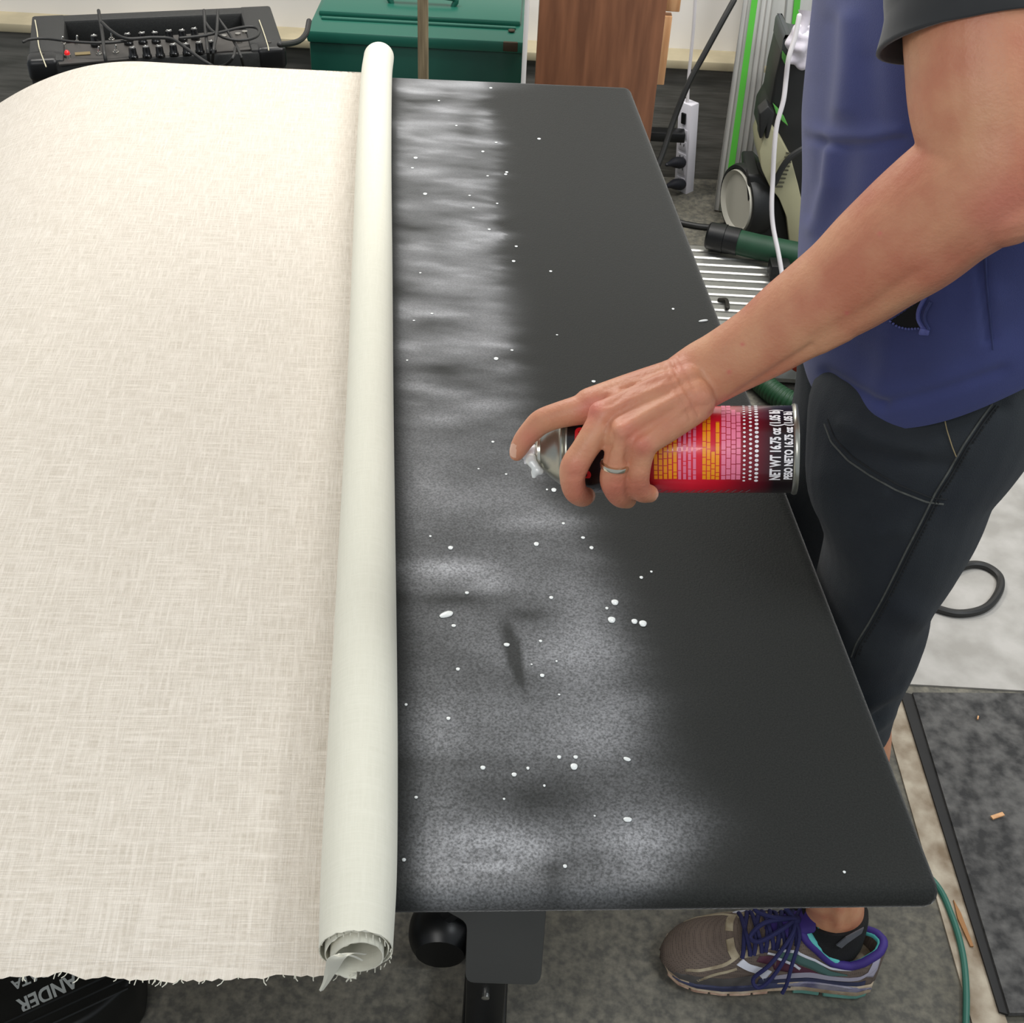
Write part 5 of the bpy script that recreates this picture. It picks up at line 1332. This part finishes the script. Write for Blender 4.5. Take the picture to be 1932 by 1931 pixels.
def build_sole(name, G, U, wl, ms, rk, bend):
    R = []; O = []
    for u in U:
        w = wl(u) + .0015; c = bend(u); zb = rk(u) + .008; zt = ms(u)
        ring = []
        for k in range(24):
            a = 2 * math.pi * k / 24; y = math.cos(a); z = math.sin(a)
            yy = (abs(y) ** .35) * (1 if y > 0 else -1); zz = (abs(z) ** .35) * (1 if z > 0 else -1)
            fl = 1 + .06 * (zz < 0) - .02 * (abs(zz) < .3)
            ring.append(G(u, c + w * yy * fl, (zb + zt) / 2 + (zt - zb) / 2 * zz))
        R.append(ring)
    root = build(name, MB().rings(R), SH['mid'], per, angle=60)
    # outsole blocks
    for (a, b, nm) in [(.03, .13, 'toe'), (.14, .22, 'toe'), (.23, .31, 'toe'), (.32, .42, 'toe'), (.43, .50, 'toe'), (.62, .74, 'heel'), (.76, .99, 'heel')]:
        R = []
        for u in np.linspace(a, b, 7):
            w = wl(u) + .0018; c = bend(u); z0 = rk(u); z1 = z0 + .0095
            R.append([G(u, c - w, z1), G(u, c - w * 1.03, (z0 + z1) / 2), G(u, c - w * .98, z0), G(u, c + w * .98, z0), G(u, c + w * 1.03, (z0 + z1) / 2), G(u, c + w, z1)])
        build('outsole_block', MB().rings(R), SH['sole_t'] if nm == 'toe' else SH['sole_h'], root, bevel=.0012)
    # painted band on the midsole
    for sgn in (-1, 1):
        for rng_, m, z0, z1 in ((( .05, .60), 'navy', .35, .95), ((.55, .97), 'greyband', .45, .9)):
            R = []
            for u in np.linspace(*rng_, 20):
                w = (wl(u) + .0015) * 1.004 + .0007; c = bend(u); zb = rk(u) + .008; zt = ms(u); e = math.sin(math.pi * (u - rng_[0]) / (rng_[1] - rng_[0])) ** .5
                R.append([G(u, c + sgn * w, zb + (zt - zb) * (z0 + (1 - e) * .2)), G(u, c + sgn * w, zb + (zt - zb) * (z0 + (z1 - z0) * e + .001)), G(u, c + sgn * (w - .004), zb + (zt - zb) * z1), G(u, c + sgn * (w - .004), zb + (zt - zb) * z0)])
            build('midsole_band', MB().rings(R), SH[m], root, angle=60)
    return root
def mesh_mat():
    m = mat('brown_sport_mesh', (112, 98, 88), .8, rgb2=(92, 80, 72), vscale=14)
    nt = m.node_tree; N = nt.nodes; L = nt.links; b = N['Principled BSDF']; src = b.inputs['Base Color'].links[0].from_socket
    tc = N.new('ShaderNodeTexCoord'); v = N.new('ShaderNodeTexVoronoi'); v.inputs['Scale'].default_value = 420; v.inputs['Randomness'].default_value = .15
    L.new(tc.outputs['Object'], v.inputs['Vector']); r = N.new('ShaderNodeMapRange'); r.inputs['From Min'].default_value = .15; r.inputs['From Max'].default_value = .45
    r.inputs['To Min'].default_value = .45; r.inputs['To Max'].default_value = 1.1
    L.new(v.outputs['Distance'], r.inputs['Value']); mm = N.new('ShaderNodeMix'); mm.data_type = 'RGBA'; mm.blend_type = 'MULTIPLY'; mm.inputs[0].default_value = 1
    L.new(src, mm.inputs[6]); L.new(r.outputs[0], mm.inputs[7]); L.new(mm.outputs[2], b.inputs['Base Color']); return m
SH = dict(mesh=mesh_mat(), toe=mat('taupe_toe_guard', (92, 88, 86), .5, var=.25, vscale=60), cream=mat('dusty_cream_overlay', (178, 166, 140), .6, rgb2=(140, 126, 102), vscale=60),
          white=mat('shoe_white', (214, 216, 226), .4), silver=mat('shoe_silver', (186, 182, 200), .35, .3), green=mat('shoe_grey_green', (72, 104, 100), .6), plum=mat('shoe_plum', (92, 46, 66), .6, var=.3, vscale=40),
          navy=mat('shoe_navy', (58, 62, 92), .6, var=.25, vscale=60), greyband=mat('shoe_grey_band', (150, 146, 156), .5, rgb2=(92, 90, 120), vscale=40), purple=mat('shoe_purple', (58, 40, 122), .7, var=.2, vscale=30), teal=mat('shoe_teal', (90, 186, 182), .6),
          lace=mat('navy_lace', (34, 36, 84), .8, bump=.4, bscale=900), mid=mat('worn_cream_midsole', (196, 180, 156), .6, rgb2=(150, 128, 104), vscale=50), sole_t=mat('worn_pinkish_outsole', (216, 184, 160), .6, rgb2=(160, 124, 106), vscale=60), sole_h=mat('teal_outsole', (96, 146, 134), .6, var=.2, vscale=30))
toe, heel = A(.234, .876, 0), A(.518, .866, 0)
shoe, Gs, bendS = make_shoe('running_shoe', toe, heel, '')
shoe['label'] = 'worn left running shoe with navy laces'
sc_, cos_ = AKX, None
sock_m = mat('black_sock', (16, 16, 17), .9, bump=.5, bscale=700)
def sock(ax_, y, parent):
    Q = spline([(ax_ - .03, y - .004, .028, .036, .056), (ax_ - .018, y - .004, .052, .038, .064), (ax_ - .006, y - .002, .074, .0395, .0565), (ax_, y, .090, .0385, .0495), (ax_ + .002, y, .105, .0365, .0440), (ax_ + .000, y, .122, .0350, .0420)], 6)
    o = build('sock', MB().tube([A(*q[:3]) for q in Q], [(q[3], q[4]) for q in Q], 28, A(1, 0, .001), round_caps=False), sock_m, parent, angle=80)
    return o
sock(AKX, .885, per)
bs_ = build('sock_patch', MB().prism([on_y(1578, 1785, .846), on_y(1596, 1770, .846), on_y(1630, 1752, .85), on_y(1626, 1762, .85), on_y(1600, 1780, .846), on_y(1588, 1790, .846)], (0, .002, 0)), mat('grey_sock_knit', (96, 98, 104), .9), per, smooth=False)
# right shoe stands behind the left one: the same shoe moved
dx = A(AKX + .02, 1.13, 0) - A(AKX, .885, 0)
r2 = shoe.copy(); COL.objects.link(r2); r2.parent = per; r2.location = Vector(dx) + shoe.location; r2['label'] = 'worn right running shoe with navy laces'
for ch in list(shoe.children):
    c = ch.copy(); COL.objects.link(c); c.parent = r2
sock(AKX + .02, 1.13, per)
